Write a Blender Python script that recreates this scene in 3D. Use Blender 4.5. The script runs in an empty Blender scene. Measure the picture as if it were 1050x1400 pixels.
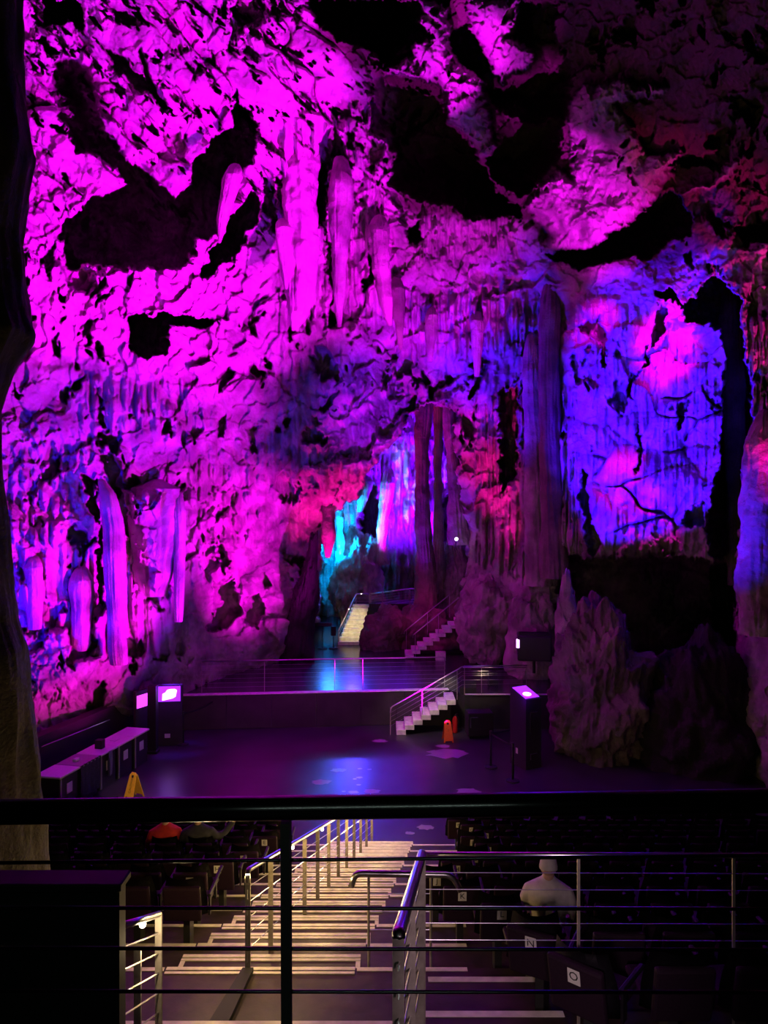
import bpy, bmesh, math, random
import numpy as np
from mathutils import Vector, Matrix
random.seed(7)
PI = math.pi
S = bpy.context.scene
C = S.collection
F = 1000.0; CX = 525.0; CY = 700.0; H = 7.0      # focal length in px of the 1050x1400 frame, principal point, eye height

def at(px, py, d):                               # the point seen at (px, py) at distance d in front of the lens
    return Vector(((px-CX)/F*d, d, H-(py-CY)/F*d))

# ---------------------------------------------------------------- camera
cam_data = bpy.data.cameras.new('camera'); cam = bpy.data.objects.new('camera', cam_data); C.objects.link(cam)
cam.location = (0, 0, H); cam.rotation_euler = (PI/2, 0, 0)
cam_data.sensor_fit = 'VERTICAL'; cam_data.sensor_height = 36.0; cam_data.lens = 36.0*F/1400.0
cam_data.clip_start = 0.05; cam_data.clip_end = 300
S.camera = cam
# ---------------------------------------------------------------- world, exposure
w = bpy.data.worlds.new('cave_dark'); S.world = w; w.use_nodes = True
w.node_tree.nodes['Background'].inputs[0].default_value = (0.25, 0.12, 0.5, 1)
w.node_tree.nodes['Background'].inputs[1].default_value = 0.0012
S.view_settings.view_transform = 'Standard'; S.view_settings.look = 'None'
S.view_settings.exposure = 0.0; S.view_settings.gamma = 1.0; S.view_settings.use_curve_mapping = False
# ---------------------------------------------------------------- coloured floodlights of the show and added spots without fixtures
MAG = (0.82, 0.0, 1.0); VIO = (0.26, 0.0, 1.0); BLU = (0.03, 0.0, 1.0); CYA = (0.0, 0.30, 1.0); PNK = (1.0, 0.0, 0.42); WRM = (1.0, 0.72, 0.32)
def spot(pos, tgt, col, power, angle, blend=0.5, rad=0.12):
    l = bpy.data.lights.new('spot_light', 'SPOT'); l.color = col; l.energy = power; l.spot_size = math.radians(angle)
    l.spot_blend = blend; l.shadow_soft_size = rad
    o = bpy.data.objects.new('spot_beam', l); C.objects.link(o)
    p = Vector(pos); o.location = p; o.rotation_euler = (Vector(tgt)-p).to_track_quat('-Z', 'Y').to_euler()
    return o
def lamp(pos, col, power, rad=0.05):
    l = bpy.data.lights.new('lamp_light', 'POINT'); l.color = col; l.energy = power; l.shadow_soft_size = rad
    o = bpy.data.objects.new('lamp_light', l); C.objects.link(o); o.location = pos
    return o
#LIGHTS-BEGIN
# left wall and left half of the vault, from the right of the hall floor
spot((5.5, 11.5, 2.6), at(160, 170, 17), MAG, 44000, 40, 0.35)
spot((5.0, 13.5, 2.4), at(340, 330, 21), MAG, 32000, 38, 0.5)
spot((2.5, 18.6, 0.5), at(190, 600, 21), MAG, 17000, 56, 0.6)
spot((2.4, 21.8, 0.5), at(325, 745, 27.5), (0.9, 0.0, 0.9), 18000, 38, 0.8)
spot((0.5, 21.8, 0.5), at(560, 500, 28.5), (0.13, 0.0, 1.0), 16000, 38, 0.9)
spot((0.5, 21.8, 0.5), at(520, 560, 29), PNK, 2500, 26, 0.9)
spot((2.0, 17.0, 0.5), at(110, 850, 20), (1.0, 0.0, 0.7), 12000, 32, 0.8)
spot((-1.5, 17.0, 0.6), at(270, 150, 16), VIO, 9000, 60, 0.8)
spot((-7.6, 13.0, 2.2), at(110, 720, 20), BLU, 7000, 60, 0.8)
spot((0.0, 21.0, 0.6), at(170, 760, 20), VIO, 5000, 60, 0.8)
spot((3.0, 18.5, 0.6), at(570, 345, 25), MAG, 20000, 32, 0.8)
# vault lumps at the top right
spot((-1.0, 16.4, 1.2), at(590, 100, 18), MAG, 27000, 13, 0.6)
spot((1.0, 16.4, 1.2), at(640, 165, 18), MAG, 12000, 9, 0.6)
spot((1.0, 15.0, 1.9), at(680, 50, 18), MAG, 11000, 12, 0.8)
spot((4.5, 15.0, 1.9), at(800, 275, 22), MAG, 32000, 17, 0.9)
spot((9.0, 13.0, 2.2), at(985, 290, 20), PNK, 9000, 24, 0.8)
spot((5.0, 13.0, 2.4), at(985, 262, 19.5), BLU, 9000, 4, 0.6)
spot((3.0, 11.0, 4.0), at(850, 140, 18), WRM, 130, 80, 0.9)
# right wall, blue from the left, magenta from above
spot((-2.5, 18.0, 0.6), at(880, 570, 22), BLU, 80000, 29, 0.4)
spot((5.5, 17.5, 14.5), at(915, 480, 21.5), MAG, 9000, 24, 0.8)
spot((5.5, 18.0, 14.5), at(850, 695, 23), (1.0, 0.0, 0.6), 4200, 13, 0.8)
spot((5.5, 18.0, 13.0), at(815, 440, 23), MAG, 3500, 18, 0.8)
spot((5.0, 18.0, 12.0), at(890, 742, 22.2), (1.0, 0.0, 0.7), 4500, 16, 0.8)
spot((3.0, 14.0, 2.2), at(890, 580, 22), BLU, 15000, 27, 0.6)
spot((2.0, 15.0, 1.9), at(1038, 690, 18), BLU, 9000, 20, 0.8)
spot((-3.0, 21.0, 0.6), at(700, 480, 27), BLU, 24000, 26, 0.8)
spot((3.0, 24.5, 1.4), at(670, 640, 29), PNK, 5500, 28, 0.9)
# back chamber
spot((-2.6, 35.0, 5.2), at(475, 690, 40.5), CYA, 9000, 110, 0.8)
spot((1.4, 35.5, 5.0), at(560, 640, 40), (0.13, 0.0, 1.0), 16000, 100, 0.8)
spot((0.0, 35.2, 4.0), at(545, 590, 40), MAG, 2200, 50, 0.8)
spot((-2.2, 30.0, 1.4), at(480, 630, 31), PNK, 4500, 60, 0.8)
spot((-0.2, 29.5, 1.4), at(620, 660, 32), VIO, 2500, 40, 0.8)
spot((-3.1, 35.0, 3.6), at(466, 722, 36.2), (0.2, 0.75, 1.0), 900, 40, 0.8)
spot((0.5, 27.5, 5.5), at(590, 870, 33), PNK, 200, 40, 0.8)
spot((-1.2, 30.5, 5.0), (-1.5, 33.6, 1.8), (1.0, 0.85, 0.30), 700, 38, 0.7)
# added spots, no fixtures: wet floor glints, warm stage steps, floor sign, stage edge
spot((-1.35, 31.5, 3.8), (-0.6, 19.0, 0), (0.06, 0.03, 1.0), 1100, 60, 0.8, 0.15)
spot((-2.5, 33.2, 3.4), (-2.0, 25.5, 1.1), (0.03, 0.2, 1.0), 220, 70, 0.8, 0.35)
spot((1.3, 21.6, 2.8), (1.4, 23.4, 0.6), (1.0, 0.8, 0.5), 110, 70, 0.7)
spot((3.4, 22.8, 2.6), (3.3, 23.9, 1.1), (1.0, 0.75, 0.45), 25, 60, 0.8)
spot((-3.0, 12.5, 5.0), (-6.2, 17.9, 0.3), (1.0, 0.75, 0.4), 1000, 9, 0.6)
spot((-2.5, 20.0, 2.6), (-2.5, 23.8, 1.15), MAG, 160, 120, 0.8)
# added unseen pinkish fill brightening the row plates and near nosings
spot((0.6, 2.3, 5.2), (1.2, 8.0, 3.0), (1.0, 0.66, 0.78), 90, 60, 0.9)
#LIGHTS-END

# ---------------------------------------------------------------- materials
def new_mat(name):
    m = bpy.data.materials.new(name); m.use_nodes = True
    nt = m.node_tree; b = nt.nodes['Principled BSDF']
    return m, nt, b
def simple(name, col, rough=0.5, metal=0.0, noise=0.0, nscale=20, bump=0.0, spec=0.5):
    m, nt, b = new_mat(name)
    b.inputs['Roughness'].default_value = rough; b.inputs['Metallic'].default_value = metal
    b.inputs['Specular IOR Level'].default_value = spec
    tc = nt.nodes.new('ShaderNodeTexCoord'); n = nt.nodes.new('ShaderNodeTexNoise'); n.inputs['Scale'].default_value = nscale
    n.inputs['Detail'].default_value = 5
    nt.links.new(tc.outputs['Object'], n.inputs['Vector'])
    r = nt.nodes.new('ShaderNodeValToRGB')
    r.color_ramp.elements[0].position = 0.3; r.color_ramp.elements[1].position = 0.7
    lo = tuple(c*(1-noise) for c in col); hi = tuple(min(1, c*(1+noise)) for c in col)
    r.color_ramp.elements[0].color = (*lo, 1); r.color_ramp.elements[1].color = (*hi, 1)
    nt.links.new(n.outputs['Fac'], r.inputs['Fac']); nt.links.new(r.outputs['Color'], b.inputs['Base Color'])
    if bump:
        bp = nt.nodes.new('ShaderNodeBump'); bp.inputs['Strength'].default_value = bump; bp.inputs['Distance'].default_value = 0.02
        nt.links.new(n.outputs['Fac'], bp.inputs['Height']); nt.links.new(bp.outputs['Normal'], b.inputs['Normal'])
    return m
def emis(name, col, st):
    m, nt, b = new_mat(name)
    b.inputs['Base Color'].default_value = (*col, 1); b.inputs['Emission Color'].default_value = (*col, 1)
    b.inputs['Emission Strength'].default_value = st
    return m
def rock_mat(name, a, b_, scale=1.2, rough=0.6, bump=0.7, dist=0.10):
    m, nt, b = new_mat(name)
    g = nt.nodes.new('ShaderNodeNewGeometry')
    n1 = nt.nodes.new('ShaderNodeTexNoise'); n1.inputs['Scale'].default_value = scale; n1.inputs['Detail'].default_value = 8
    n2 = nt.nodes.new('ShaderNodeTexNoise'); n2.inputs['Scale'].default_value = scale*9; n2.inputs['Detail'].default_value = 6; n2.inputs['Roughness'].default_value = 0.65
    r = nt.nodes.new('ShaderNodeValToRGB'); r.color_ramp.elements[0].position = 0.35; r.color_ramp.elements[1].position = 0.65
    r.color_ramp.elements[0].color = (*a, 1); r.color_ramp.elements[1].color = (*b_, 1)
    nt.links.new(g.outputs['Position'], n1.inputs['Vector']); nt.links.new(g.outputs['Position'], n2.inputs['Vector'])
    nt.links.new(n1.outputs['Fac'], r.inputs['Fac']); nt.links.new(r.outputs['Color'], b.inputs['Base Color'])
    bp = nt.nodes.new('ShaderNodeBump'); bp.inputs['Strength'].default_value = bump; bp.inputs['Distance'].default_value = dist
    nt.links.new(n2.outputs['Fac'], bp.inputs['Height']); nt.links.new(bp.outputs['Normal'], b.inputs['Normal'])
    b.inputs['Roughness'].default_value = rough; b.inputs['Specular IOR Level'].default_value = 0.35
    return m
M = {}
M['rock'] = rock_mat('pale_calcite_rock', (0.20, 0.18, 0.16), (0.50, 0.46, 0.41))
_nt = M['rock'].node_tree; _b = _nt.nodes['Principled BSDF']; _at = _nt.nodes.new('ShaderNodeAttribute'); _at.attribute_name = 'vault_shade'
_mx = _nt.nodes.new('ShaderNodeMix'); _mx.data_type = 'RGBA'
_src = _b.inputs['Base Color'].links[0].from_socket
_nt.links.new(_at.outputs['Fac'], _mx.inputs['Factor']); _nt.links.new(_src, _mx.inputs[6]); _mx.inputs[7].default_value = (0.085, 0.065, 0.045, 1)  # darker mix is shade painted on the right vault
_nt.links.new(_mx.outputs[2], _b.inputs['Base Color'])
M['rock_dark'] = rock_mat('dark_limestone_and_shade', (0.10, 0.08, 0.07), (0.24, 0.20, 0.17))
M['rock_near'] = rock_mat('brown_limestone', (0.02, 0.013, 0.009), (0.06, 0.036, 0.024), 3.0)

# ---------------------------------------------------------------- mesh helpers
def obj(name, me_or_bm, mat=None, parent=None, smooth=False):
    if isinstance(me_or_bm, bmesh.types.BMesh):
        me = bpy.data.meshes.new(name); me_or_bm.to_mesh(me); me_or_bm.free()
    else: me = me_or_bm
    if mat is not None and len(me.materials) == 0: me.materials.append(mat)
    if smooth: me.polygons.foreach_set('use_smooth', [True]*len(me.polygons))
    o = bpy.data.objects.new(name, me); C.objects.link(o)
    if parent is not None: o.parent = parent
    return o
def tag(o, label=None, cat=None, group=None, kind=None):
    if label: o['label'] = label
    if cat: o['category'] = cat
    if group: o['group'] = group
    if kind: o['kind'] = kind
    return o
def thing(name, label, cat, loc=(0,0,0), rz=0.0, group=None):
    o = bpy.data.objects.new(name, None); o.empty_display_size = 0.1; C.objects.link(o)
    o.location = loc; o.rotation_euler = (0,0,rz)
    return tag(o, label, cat, group)
# ---------------------------------------------------------------- numpy noise
_rs = np.random.RandomState(11)
_perm = _rs.permutation(512).astype(np.int64)
def _h(ix, iy, iz):
    return _perm[(_perm[(_perm[ix & 511] + iy) & 511] + iz) & 511]
_gr = _rs.normal(size=(512, 3)); _gr /= np.linalg.norm(_gr, axis=1)[:, None]; _gr = _gr.astype(np.float32)
def perlin(x, y, z=0.0):
    x = np.asarray(x, np.float32); y = np.asarray(y, np.float32); z = np.zeros_like(x)+np.float32(z) if np.isscalar(z) else np.asarray(z, np.float32)
    xf = np.floor(x); yf = np.floor(y); zf = np.floor(z)
    ix = xf.astype(np.int64); iy = yf.astype(np.int64); iz = zf.astype(np.int64)
    fx = x-xf; fy = y-yf; fz = z-zf
    u = fx*fx*(3-2*fx); v = fy*fy*(3-2*fy); t = fz*fz*(3-2*fz)
    def g(a, b, c):
        q = _gr[_h(ix+a, iy+b, iz+c)]
        return q[..., 0]*(fx-a)+q[..., 1]*(fy-b)+q[..., 2]*(fz-c)
    def pl(c):
        a = g(0,0,c); b = g(1,0,c); d = g(0,1,c); e = g(1,1,c)
        a = a+(b-a)*u; d = d+(e-d)*u
        return a+(d-a)*v
    p0 = pl(0)
    if not np.any(fz): return p0*1.5
    p1 = pl(1)
    return (p0+(p1-p0)*t)*1.5
def fbm(x, y, z=0.0, o=4, g=0.5, l=2.03):
    s = 0; a = 1.0; f = 1.0
    for k in range(o):
        s = s+a*perlin(x*f, y*f, (z*f if not np.isscalar(z) else z+k*17.0)); a *= g; f *= l
    return s
def ridged(x, y, z=0.0, o=4, g=0.55, l=2.1):
    s = 0; a = 1.0; f = 1.0
    for k in range(o):
        s = s+a*(1-2*np.abs(perlin(x*f, y*f, z+k*13.0))); a *= g; f *= l
    return s*0.5
def rnd(i, j, s=0):
    return _h(i.astype(np.int64), j.astype(np.int64), np.int64(s)).astype(np.float32)/511.0
def cells(x, y, s=0):                             # faceted blocks: distance to the nearest point and that cell's random number
    ix = np.floor(x); iy = np.floor(y)
    best = np.full(x.shape, 9.0, np.float32); sec = best.copy(); val = np.zeros_like(best); gx = val.copy(); gy = val.copy()
    for a in (-1, 0, 1):
        for b in (-1, 0, 1):
            cx = ix+a; cy = iy+b
            dx = cx+rnd(cx, cy, s)-x; dy = cy+rnd(cx, cy, s+5)-y
            d = dx*dx+dy*dy
            m = d < best
            sec = np.where(m, best, np.minimum(sec, d)); best = np.where(m, d, best)
            val = np.where(m, rnd(cx, cy, s+9), val); gx = np.where(m, dx, gx); gy = np.where(m, dy, gy)
    return np.sqrt(best), np.sqrt(sec), val, gx, gy
def sstep(a, b, x):
    t = np.clip((x-a)/(b-a), 0, 1); return t*t*(3-2*t)
def drapery(X, Y, wd, L, s=0):                    # hanging curtains: round ribs that swell downward and end in a tip
    Xw = X/wd+0.25*perlin(X*0.7/wd, Y*0.25/wd, s+3.3)
    i = np.floor(Xw); u = (Xw-i)*2-1
    r = rnd(i, i*0+s, s); L2 = L*(0.6+0.8*rnd(i, i*0+s+3, s+1))
    yy = Y/L2+r*7.0; j = np.floor(yy); v = yy-j
    k = rnd(i, j, s+2)
    wdt = (0.95-0.25*k)*(1-sstep(0.55+0.2*k, 1.0, v)*0.97)
    p = np.sqrt(np.clip(1-(u/np.maximum(wdt, 0.03))**2, 0, 1))
    return p*np.minimum(v*2.5, 1)*(0.5+0.5*k)
def sdf(px, py, poly):                            # signed distance, positive inside
    P = np.array(poly, np.float32); n = len(P)
    best = np.full(px.shape, 1e9, np.float32); ins = np.zeros(px.shape, bool)
    for i in range(n):
        a = P[i]; b = P[(i+1) % n]; e = b-a; L = float(e@e)+1e-6
        t = np.clip(((px-a[0])*e[0]+(py-a[1])*e[1])/L, 0, 1)
        dx = px-a[0]-t*e[0]; dy = py-a[1]-t*e[1]
        best = np.minimum(best, dx*dx+dy*dy)
        c = ((a[1] > py) != (b[1] > py))
        if abs(e[1]) > 1e-6:
            ins ^= c & (px < e[0]*(py-a[1])/e[1]+a[0])
    return np.where(ins, 1, -1)*np.sqrt(best)
# ---------------------------------------------------------------- the cave: one rock surface, a distance for every direction
CTRL = [(-700,-900,12),(200,-900,9),(525,-900,9),(900,-900,9),(1750,-900,12),(-700,0,10),(-700,600,10),(-700,1200,12),(1750,0,9),(1750,600,9),(1750,1200,12),
 (-150,0,11),(-150,400,13),(-150,900,15),
 (0,0,13.5),(150,0,14),(300,0,14.5),(415,0,15),(525,0,17),(700,0,17.5),(850,0,16),(1050,0,13),
 (50,200,16),(200,200,17.5),(400,200,19.5),(600,170,21),(800,170,21),(950,170,18),(1050,150,16),
 (50,340,17),(250,330,19.5),(400,330,22),(600,300,24),(760,340,24.5),(880,300,21.5),(1000,300,19),(1050,260,18),
 (30,480,18),(200,480,20.5),(400,480,25),(550,480,27.5),(650,470,27),(750,420,25.5),
 (10,600,18.5),(200,600,21.5),(380,600,27),(470,600,28.5),(560,545,30),(430,680,30.5),
 (800,400,23),(900,390,21.5),(1000,390,19),(800,600,23.5),(900,600,22),(980,600,21),(1040,600,18.5),(800,750,23.6),(950,750,21.8),(1040,750,18.5),
 (680,560,28.5),(680,700,29),(740,600,26),(640,640,30),
 (800,850,25),(950,850,24),(1040,900,19),(700,900,28),(1150,600,15),(1150,1000,15),
 (30,900,19),(150,900,21.2),(230,930,23.3),(330,880,26.5),(400,830,29.5),(435,760,32.5),(440,720,33),(0,1000,18.5),(100,1020,20.5),
 (525,1000,36)]
cp = np.array(CTRL, np.float64)
_sc = 500.0
def _tps(r2): return np.where(r2 > 0, 0.5*r2*np.log(np.maximum(r2, 1e-12)), 0)
def fit(cp):
    P = cp[:, :2]/_sc; n = len(P)
    K = _tps(((P[:, None]-P[None])**2).sum(-1))+np.eye(n)*2e-3
    A = np.zeros((n+3, n+3)); A[:n, :n] = K; A[:n, n] = 1; A[:n, n+1:] = P; A[n, :n] = 1; A[n+1:, :n] = P.T
    rhs = np.zeros(n+3); rhs[:n] = np.log(cp[:, 2])
    return np.linalg.solve(A, rhs), P
_wt, _P = fit(cp)
def base_depth(px, py):
    x = px/_sc; y = py/_sc; s = _wt[-3]+_wt[-2]*x+_wt[-1]*y
    for k in range(len(_P)): s = s+_wt[k]*_tps((x-_P[k, 0])**2+(y-_P[k, 1])**2)
    return np.exp(np.clip(s, math.log(7), math.log(48)))
def z2(ox, oy, s, pts): return [(ox+x/s, oy+y/s) for x, y in pts]
A_ = lambda pts: z2(0, 0, 3.5, pts)               # traced on the enlarged views
B_ = lambda pts: z2(0, 0, 2.0, pts)
D_ = lambda pts: z2(525, 0, 2.0, pts)
E_ = lambda pts: z2(380, 100, 2.625, pts)
G_ = lambda pts: z2(700, 100, 3.0, pts)
K_ = lambda pts: z2(0, 560, 3.5, pts)
R_ = lambda pts: z2(650, 350, 2.545, pts)
T_ = lambda pts: z2(0, 450, 2.333, pts)
V_ = lambda pts: z2(380, 500, 2.763, pts)
HOLES = [ # polygon, extra depth, edge width px
 (B_([(135,250),(160,170),(215,175),(260,240),(280,350),(350,440),(430,490),(480,540),(520,500),(530,440),(570,380),(640,350),(640,240),(665,300),(700,330),(700,450),(640,475),(615,560),(590,640),(540,660),(530,720),(450,740),(380,740),(260,725),(185,735),(165,640),(180,600),(240,550),(300,520),(345,500),(320,460),(215,410),(180,350)]), 7.0, 3),
 (B_([(700,510),(720,570),(690,620),(650,690),(560,770),(545,740),(600,650),(630,590),(680,540)]), 5.0, 2.5),
 (B_([(355,860),(470,855),(530,868),(600,880),(570,897),(470,890),(460,960),(400,990),(360,950)]), 6.0, 2),
 (A_([(190,0),(350,0),(370,30),(410,60),(400,150),(320,95),(230,130),(200,60)]), 4.0, 2),
 (A_([(455,175),(560,260),(690,360),(740,420),(840,540),(790,525),(660,430),(540,310),(500,230)]), 2.5, 2),
 (A_([(685,230),(735,380),(735,415),(690,380),(675,270)]), 2.0, 2),
 (A_([(280,270),(390,290),(450,400),(480,540),(500,640),(420,640),(330,590),(240,450)]), 2.0, 3),
 (A_([(150,190),(230,190),(300,270),(240,250)]), 1.5, 2),
 (A_([(245,600),(300,590),(330,640),(260,635)]), 2.0, 2),
 (A_([(850,0),(900,20),(930,80),(900,60)]), 1.5, 2),
 (A_([(880,560),(960,540),(900,570),(885,590)]), 1.0, 1.5),
 (B_([(715,470),(750,500),(760,560),(770,640),(745,640),(725,560)]), 2.0, 2),
 (B_([(880,370),(910,340),(940,400),(965,450),(890,470),(880,600),(862,600),(862,430)]), 3.0, 2),
 (E_([(130,310),(165,330),(180,420),(170,560),(130,520)]), 2.0, 2),
 (E_([(170,560),(195,640),(200,830),(215,910),(190,900),(180,760),(165,650)]), 2.0, 2),
 (E_([(15,790),(60,735),(100,740),(85,800),(80,860),(30,830)]), 2.5, 2),
 (E_([(330,640),(350,680),(350,740),(310,790),(305,750),(325,700)]), 2.0, 2),
 (E_([(370,395),(400,420),(455,430),(480,520),(520,530),(510,600),(480,610),(450,540),(420,490)]), 1.0, 3),
 (E_([(470,560),(510,530),(520,600),(480,620)]), 2.0, 2),
 # dark vault hollows
 (E_([(300,40),(370,10),(440,0),(560,30),(620,60),(610,180),(680,230),(740,320),(780,420),(860,470),(880,520),(700,520),(640,480),(520,460),(440,430),(395,400),(410,280),(330,210),(330,90)]), 5.0, 4),
 (B_([(835,0),(1150,0),(1160,40),(1150,60),(1190,110),(1100,130),(1050,190),(1030,150),(920,110),(870,60)]), 4.5, 4),
 (E_([(740,40),(800,50),(830,0),(1050,0),(1040,120),(1000,330),(880,440),(780,390),(750,300),(770,250)]), 3.5, 5),
 (D_([(185,95),(220,60),(260,130),(320,230),(400,180),(400,130),(350,100),(380,0),(480,0),(470,90),(520,200),(500,330),(400,340),(300,300),(265,210),(195,170)]), 3.0, 4),
 # overhang right of the vault
 (G_([(130,735),(280,735),(350,700),(470,620),(540,560),(600,500),(660,485),(700,520),(750,610),(740,660),(640,690),(560,760),(430,770),(280,810),(180,770)]), 4.5, 3),
 (G_([(640,370),(720,345),(860,365),(760,385),(650,385)]), 1.5, 2),
 (G_([(930,640),(1060,610),(1060,700),(960,700)]), 2.0, 3),
 # right wall gaps
 (G_([(590,890),(650,890),(700,960),(820,830),(880,860),(950,940),(945,1050),(1000,1500),(930,1600),(860,1050),(720,1020),(700,980),(660,925),(600,915)]), 5.0, 3),
 (R_([(870,320),(900,300),(925,600),(930,900),(910,1100),(905,1400),(830,1400),(820,1060),(800,980),(810,870),(850,720)]), 6.0, 3),
 (R_([(365,240),(430,215),(455,290),(450,390),(430,395),(440,300),(380,275)]), 1.6, 2),
 (R_([(640,170),(665,180),(655,270),(615,330),(610,280)]), 1.6, 2),
 (R_([(600,310),(600,375),(560,420),(545,500),(528,490),(540,410),(580,390)]), 1.4, 2),
 (R_([(700,515),(750,500),(740,540),(715,600),(695,600)]), 1.4, 2),
 (R_([(565,560),(578,640),(572,730),(555,760),(562,680)]), 1.0, 2),
 (R_([(365,740),(390,760),(400,900),(440,1010),(400,1030),(370,850)]), 1.5, 2),
 (R_([(725,900),(790,850),(800,940),(740,950),(715,935)]), 1.5, 2),
 (R_([(90,470),(145,455),(150,560),(140,780),(90,820),(85,620)]), 4.0, 2),
 (R_([(170,310),(250,310),(255,380),(200,370),(165,350)]), 1.5, 2),
 # under the flowstone wall: the deep alcove
 (R_([(290,1050),(480,1045),(700,1050),(830,1065),(910,1080),(905,1400),(880,1800),(300,1800),(280,1250)]), 7.0, 3),
 (R_([(1000,1000),(1060,1000),(1060,1300),(1010,1240)]), 2.0, 2),
 # left lower wall
 (K_([(410,430),(470,400),(485,500),(480,560),(450,500),(420,470)]), 1.5, 2),
 (K_([(530,370),(600,400),(650,620),(700,800),(690,860),(640,640),(590,570),(565,550),(555,430)]), 1.2, 2),
 (K_([(480,560),(495,560),(505,930),(490,960),(460,760)]), 1.4, 2),
 (K_([(340,800),(375,800),(375,860),(335,860)]), 1.0, 2),
 (K_([(580,1110),(680,1100),(695,1180),(640,1200),(590,1160)]), 1.0, 2),
 (K_([(740,1185),(810,1180),(800,1205),(740,1205)]), 1.0, 2),
 (T_([(680,810),(750,810),(770,900),(730,960),(660,960),(690,900)]), 2.0, 2),
 (T_([(780,860),(830,840),(850,910),(830,960),(780,930)]), 1.5, 2),
 (T_([(670,670),(700,700),(740,740),(720,790),(700,740)]), 1.0, 3),
 (T_([(690,290),(720,270),(720,340),(695,350)]), 1.2, 2),
 (T_([(520,280),(545,290),(550,345),(525,330)]), 1.2, 2),
 (T_([(305,195),(330,240),(340,310),(320,320),(310,250)]), 1.0, 2),
 (T_([(30,170),(80,210),(60,215)]), 0.8, 2),
]
OPENING = V_([(200,560),(300,500),(345,400),(400,320),(470,250),(490,190),(560,150),(680,165),(660,300),(690,520),(720,600),(700,830),(690,1100),(100,1100),(160,900),(160,800)])
FLUTE = [ # polygon, rib width m, length m, amplitude m
 (B_([(760,330),(960,330),(1050,520),(1100,900),(780,900),(740,600)]), 0.42, 2.4, 0.55),
 (T_([(250,150),(500,150),(650,170),(700,320),(560,350),(250,320)]), 0.45, 1.3, 0.35),
 (K_([(60,700),(330,640),(560,700),(880,500),(900,1200),(520,1200),(60,1050)]), 0.55, 4.5, 0.30),
 (R_([(330,130),(620,180),(880,430),(880,1040),(390,1040),(330,600)]), 0.30, 1.5, 0.20),
 (R_([(0,500),(150,470),(340,440),(370,1000),(200,1150),(0,1060)]), 0.24, 2.4, 0.42),
 (R_([(920,230),(1060,230),(1060,1250),(920,1250)]), 0.24, 1.4, 0.35),
 (E_([(420,790),(960,800),(900,1010),(420,1010)]), 0.30, 1.6, 0.5),
 (T_([(560,400),(1000,250),(1000,700),(600,700)]), 0.35, 0.7, 0.25),
 (E_([(520,470),(800,520),(880,640),(460,700)]), 0.30, 0.9, 0.4),
]
LUMPS = [ # polygon, how far it stands proud, rounding px
 (D_([(60,0),(160,0),(185,100),(190,170),(260,210),(290,330),(300,400),(270,430),(220,370),(180,340),(150,220),(40,210),(0,190),(70,160)]), 1.6, 18),
 (D_([(230,0),(380,0),(345,100),(400,130),(395,190),(330,200),(320,230),(270,130),(230,80)]), 1.2, 16),
 (G_([(240,120),(300,60),(420,40),(640,60),(620,90),(420,120),(560,330),(700,330),(640,440),(540,560),(460,620),(350,700),(270,730),(130,725),(140,650),(50,540),(120,470),(190,410),(240,430)]), 1.3, 40),
 (G_([(680,500),(800,460),(930,335),(955,345),(890,420),(800,480)]), 0.8, 8),
 (K_([(90,1100),(310,1040),(340,1110),(480,1190),(420,1300),(300,1380),(130,1400),(100,1200)]), 1.0, 30),
 (K_([(640,420),(720,370),(820,400),(840,560),(830,860),(700,860),(650,620)]), 1.0, 22),
 (V_([(120,380),(330,330),(480,180),(700,90),(620,170),(480,200),(420,300),(330,400),(180,540)]), 0.8, 14),
]
def build_grid(x0, x1, y0, y1, stp, mx, my):
    xs = np.concatenate([np.linspace(mx[0], x0, 26)[:-1], np.arange(x0, x1, stp), np.linspace(x1, mx[1], 26)[1:]])
    ys = np.concatenate([np.linspace(my[0], y0, 26)[:-1], np.arange(y0, y1, stp), np.linspace(y1, my[1], 8)[1:]])
    return np.meshgrid(xs, ys)
STEP = 1.35
PX, PY = build_grid(-22, 1072, -22, 1090, STEP, (-700, 1750), (-900, 1300))
PX = PX.astype(np.float32); PY = PY.astype(np.float32)
cx_, cy_ = np.meshgrid(np.arange(-704, 1760, 8.0), np.arange(-904, 1310, 8.0))
bd = base_depth(cx_, cy_)
fx = (PX+704)/8; fy = (PY+904)/8; ix = fx.astype(int); iy = fy.astype(int); fx = fx-ix; fy = fy-iy
D0 = (bd[iy, ix]*(1-fx)+bd[iy, ix+1]*fx)*(1-fy)+(bd[iy+1, ix]*(1-fx)+bd[iy+1, ix+1]*fx)*fy
D0 = D0.astype(np.float32)
X = PX*0.022; Y = PY*0.022                        # about metres on the rock
wx = 6.5*perlin(PX/17, PY/17, 1.5)+4.0*perlin(PX/7, PY/7, 2.5)+2.2*perlin(PX/3.2, PY/3.2, 12.5)
wy = 6.5*perlin(PX/17, PY/17, 4.5)+4.0*perlin(PX/7, PY/7, 5.5)+3.0*perlin(PX/2.6, PY/5.2, 15.5)
QX = PX+wx; QY = PY+wy
def region(poly, soft, qx=None, qy=None, pad=None):
    qx = QX if qx is None else qx; qy = QY if qy is None else qy
    P = np.array(poly); pad = soft+14 if pad is None else pad
    m = (PX > P[:, 0].min()-pad) & (PX < P[:, 0].max()+pad) & (PY > P[:, 1].min()-pad) & (PY < P[:, 1].max()+pad)
    s = np.full(PX.shape, -1e3, np.float32); s[m] = sdf(qx[m], qy[m], poly)
    return s
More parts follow.
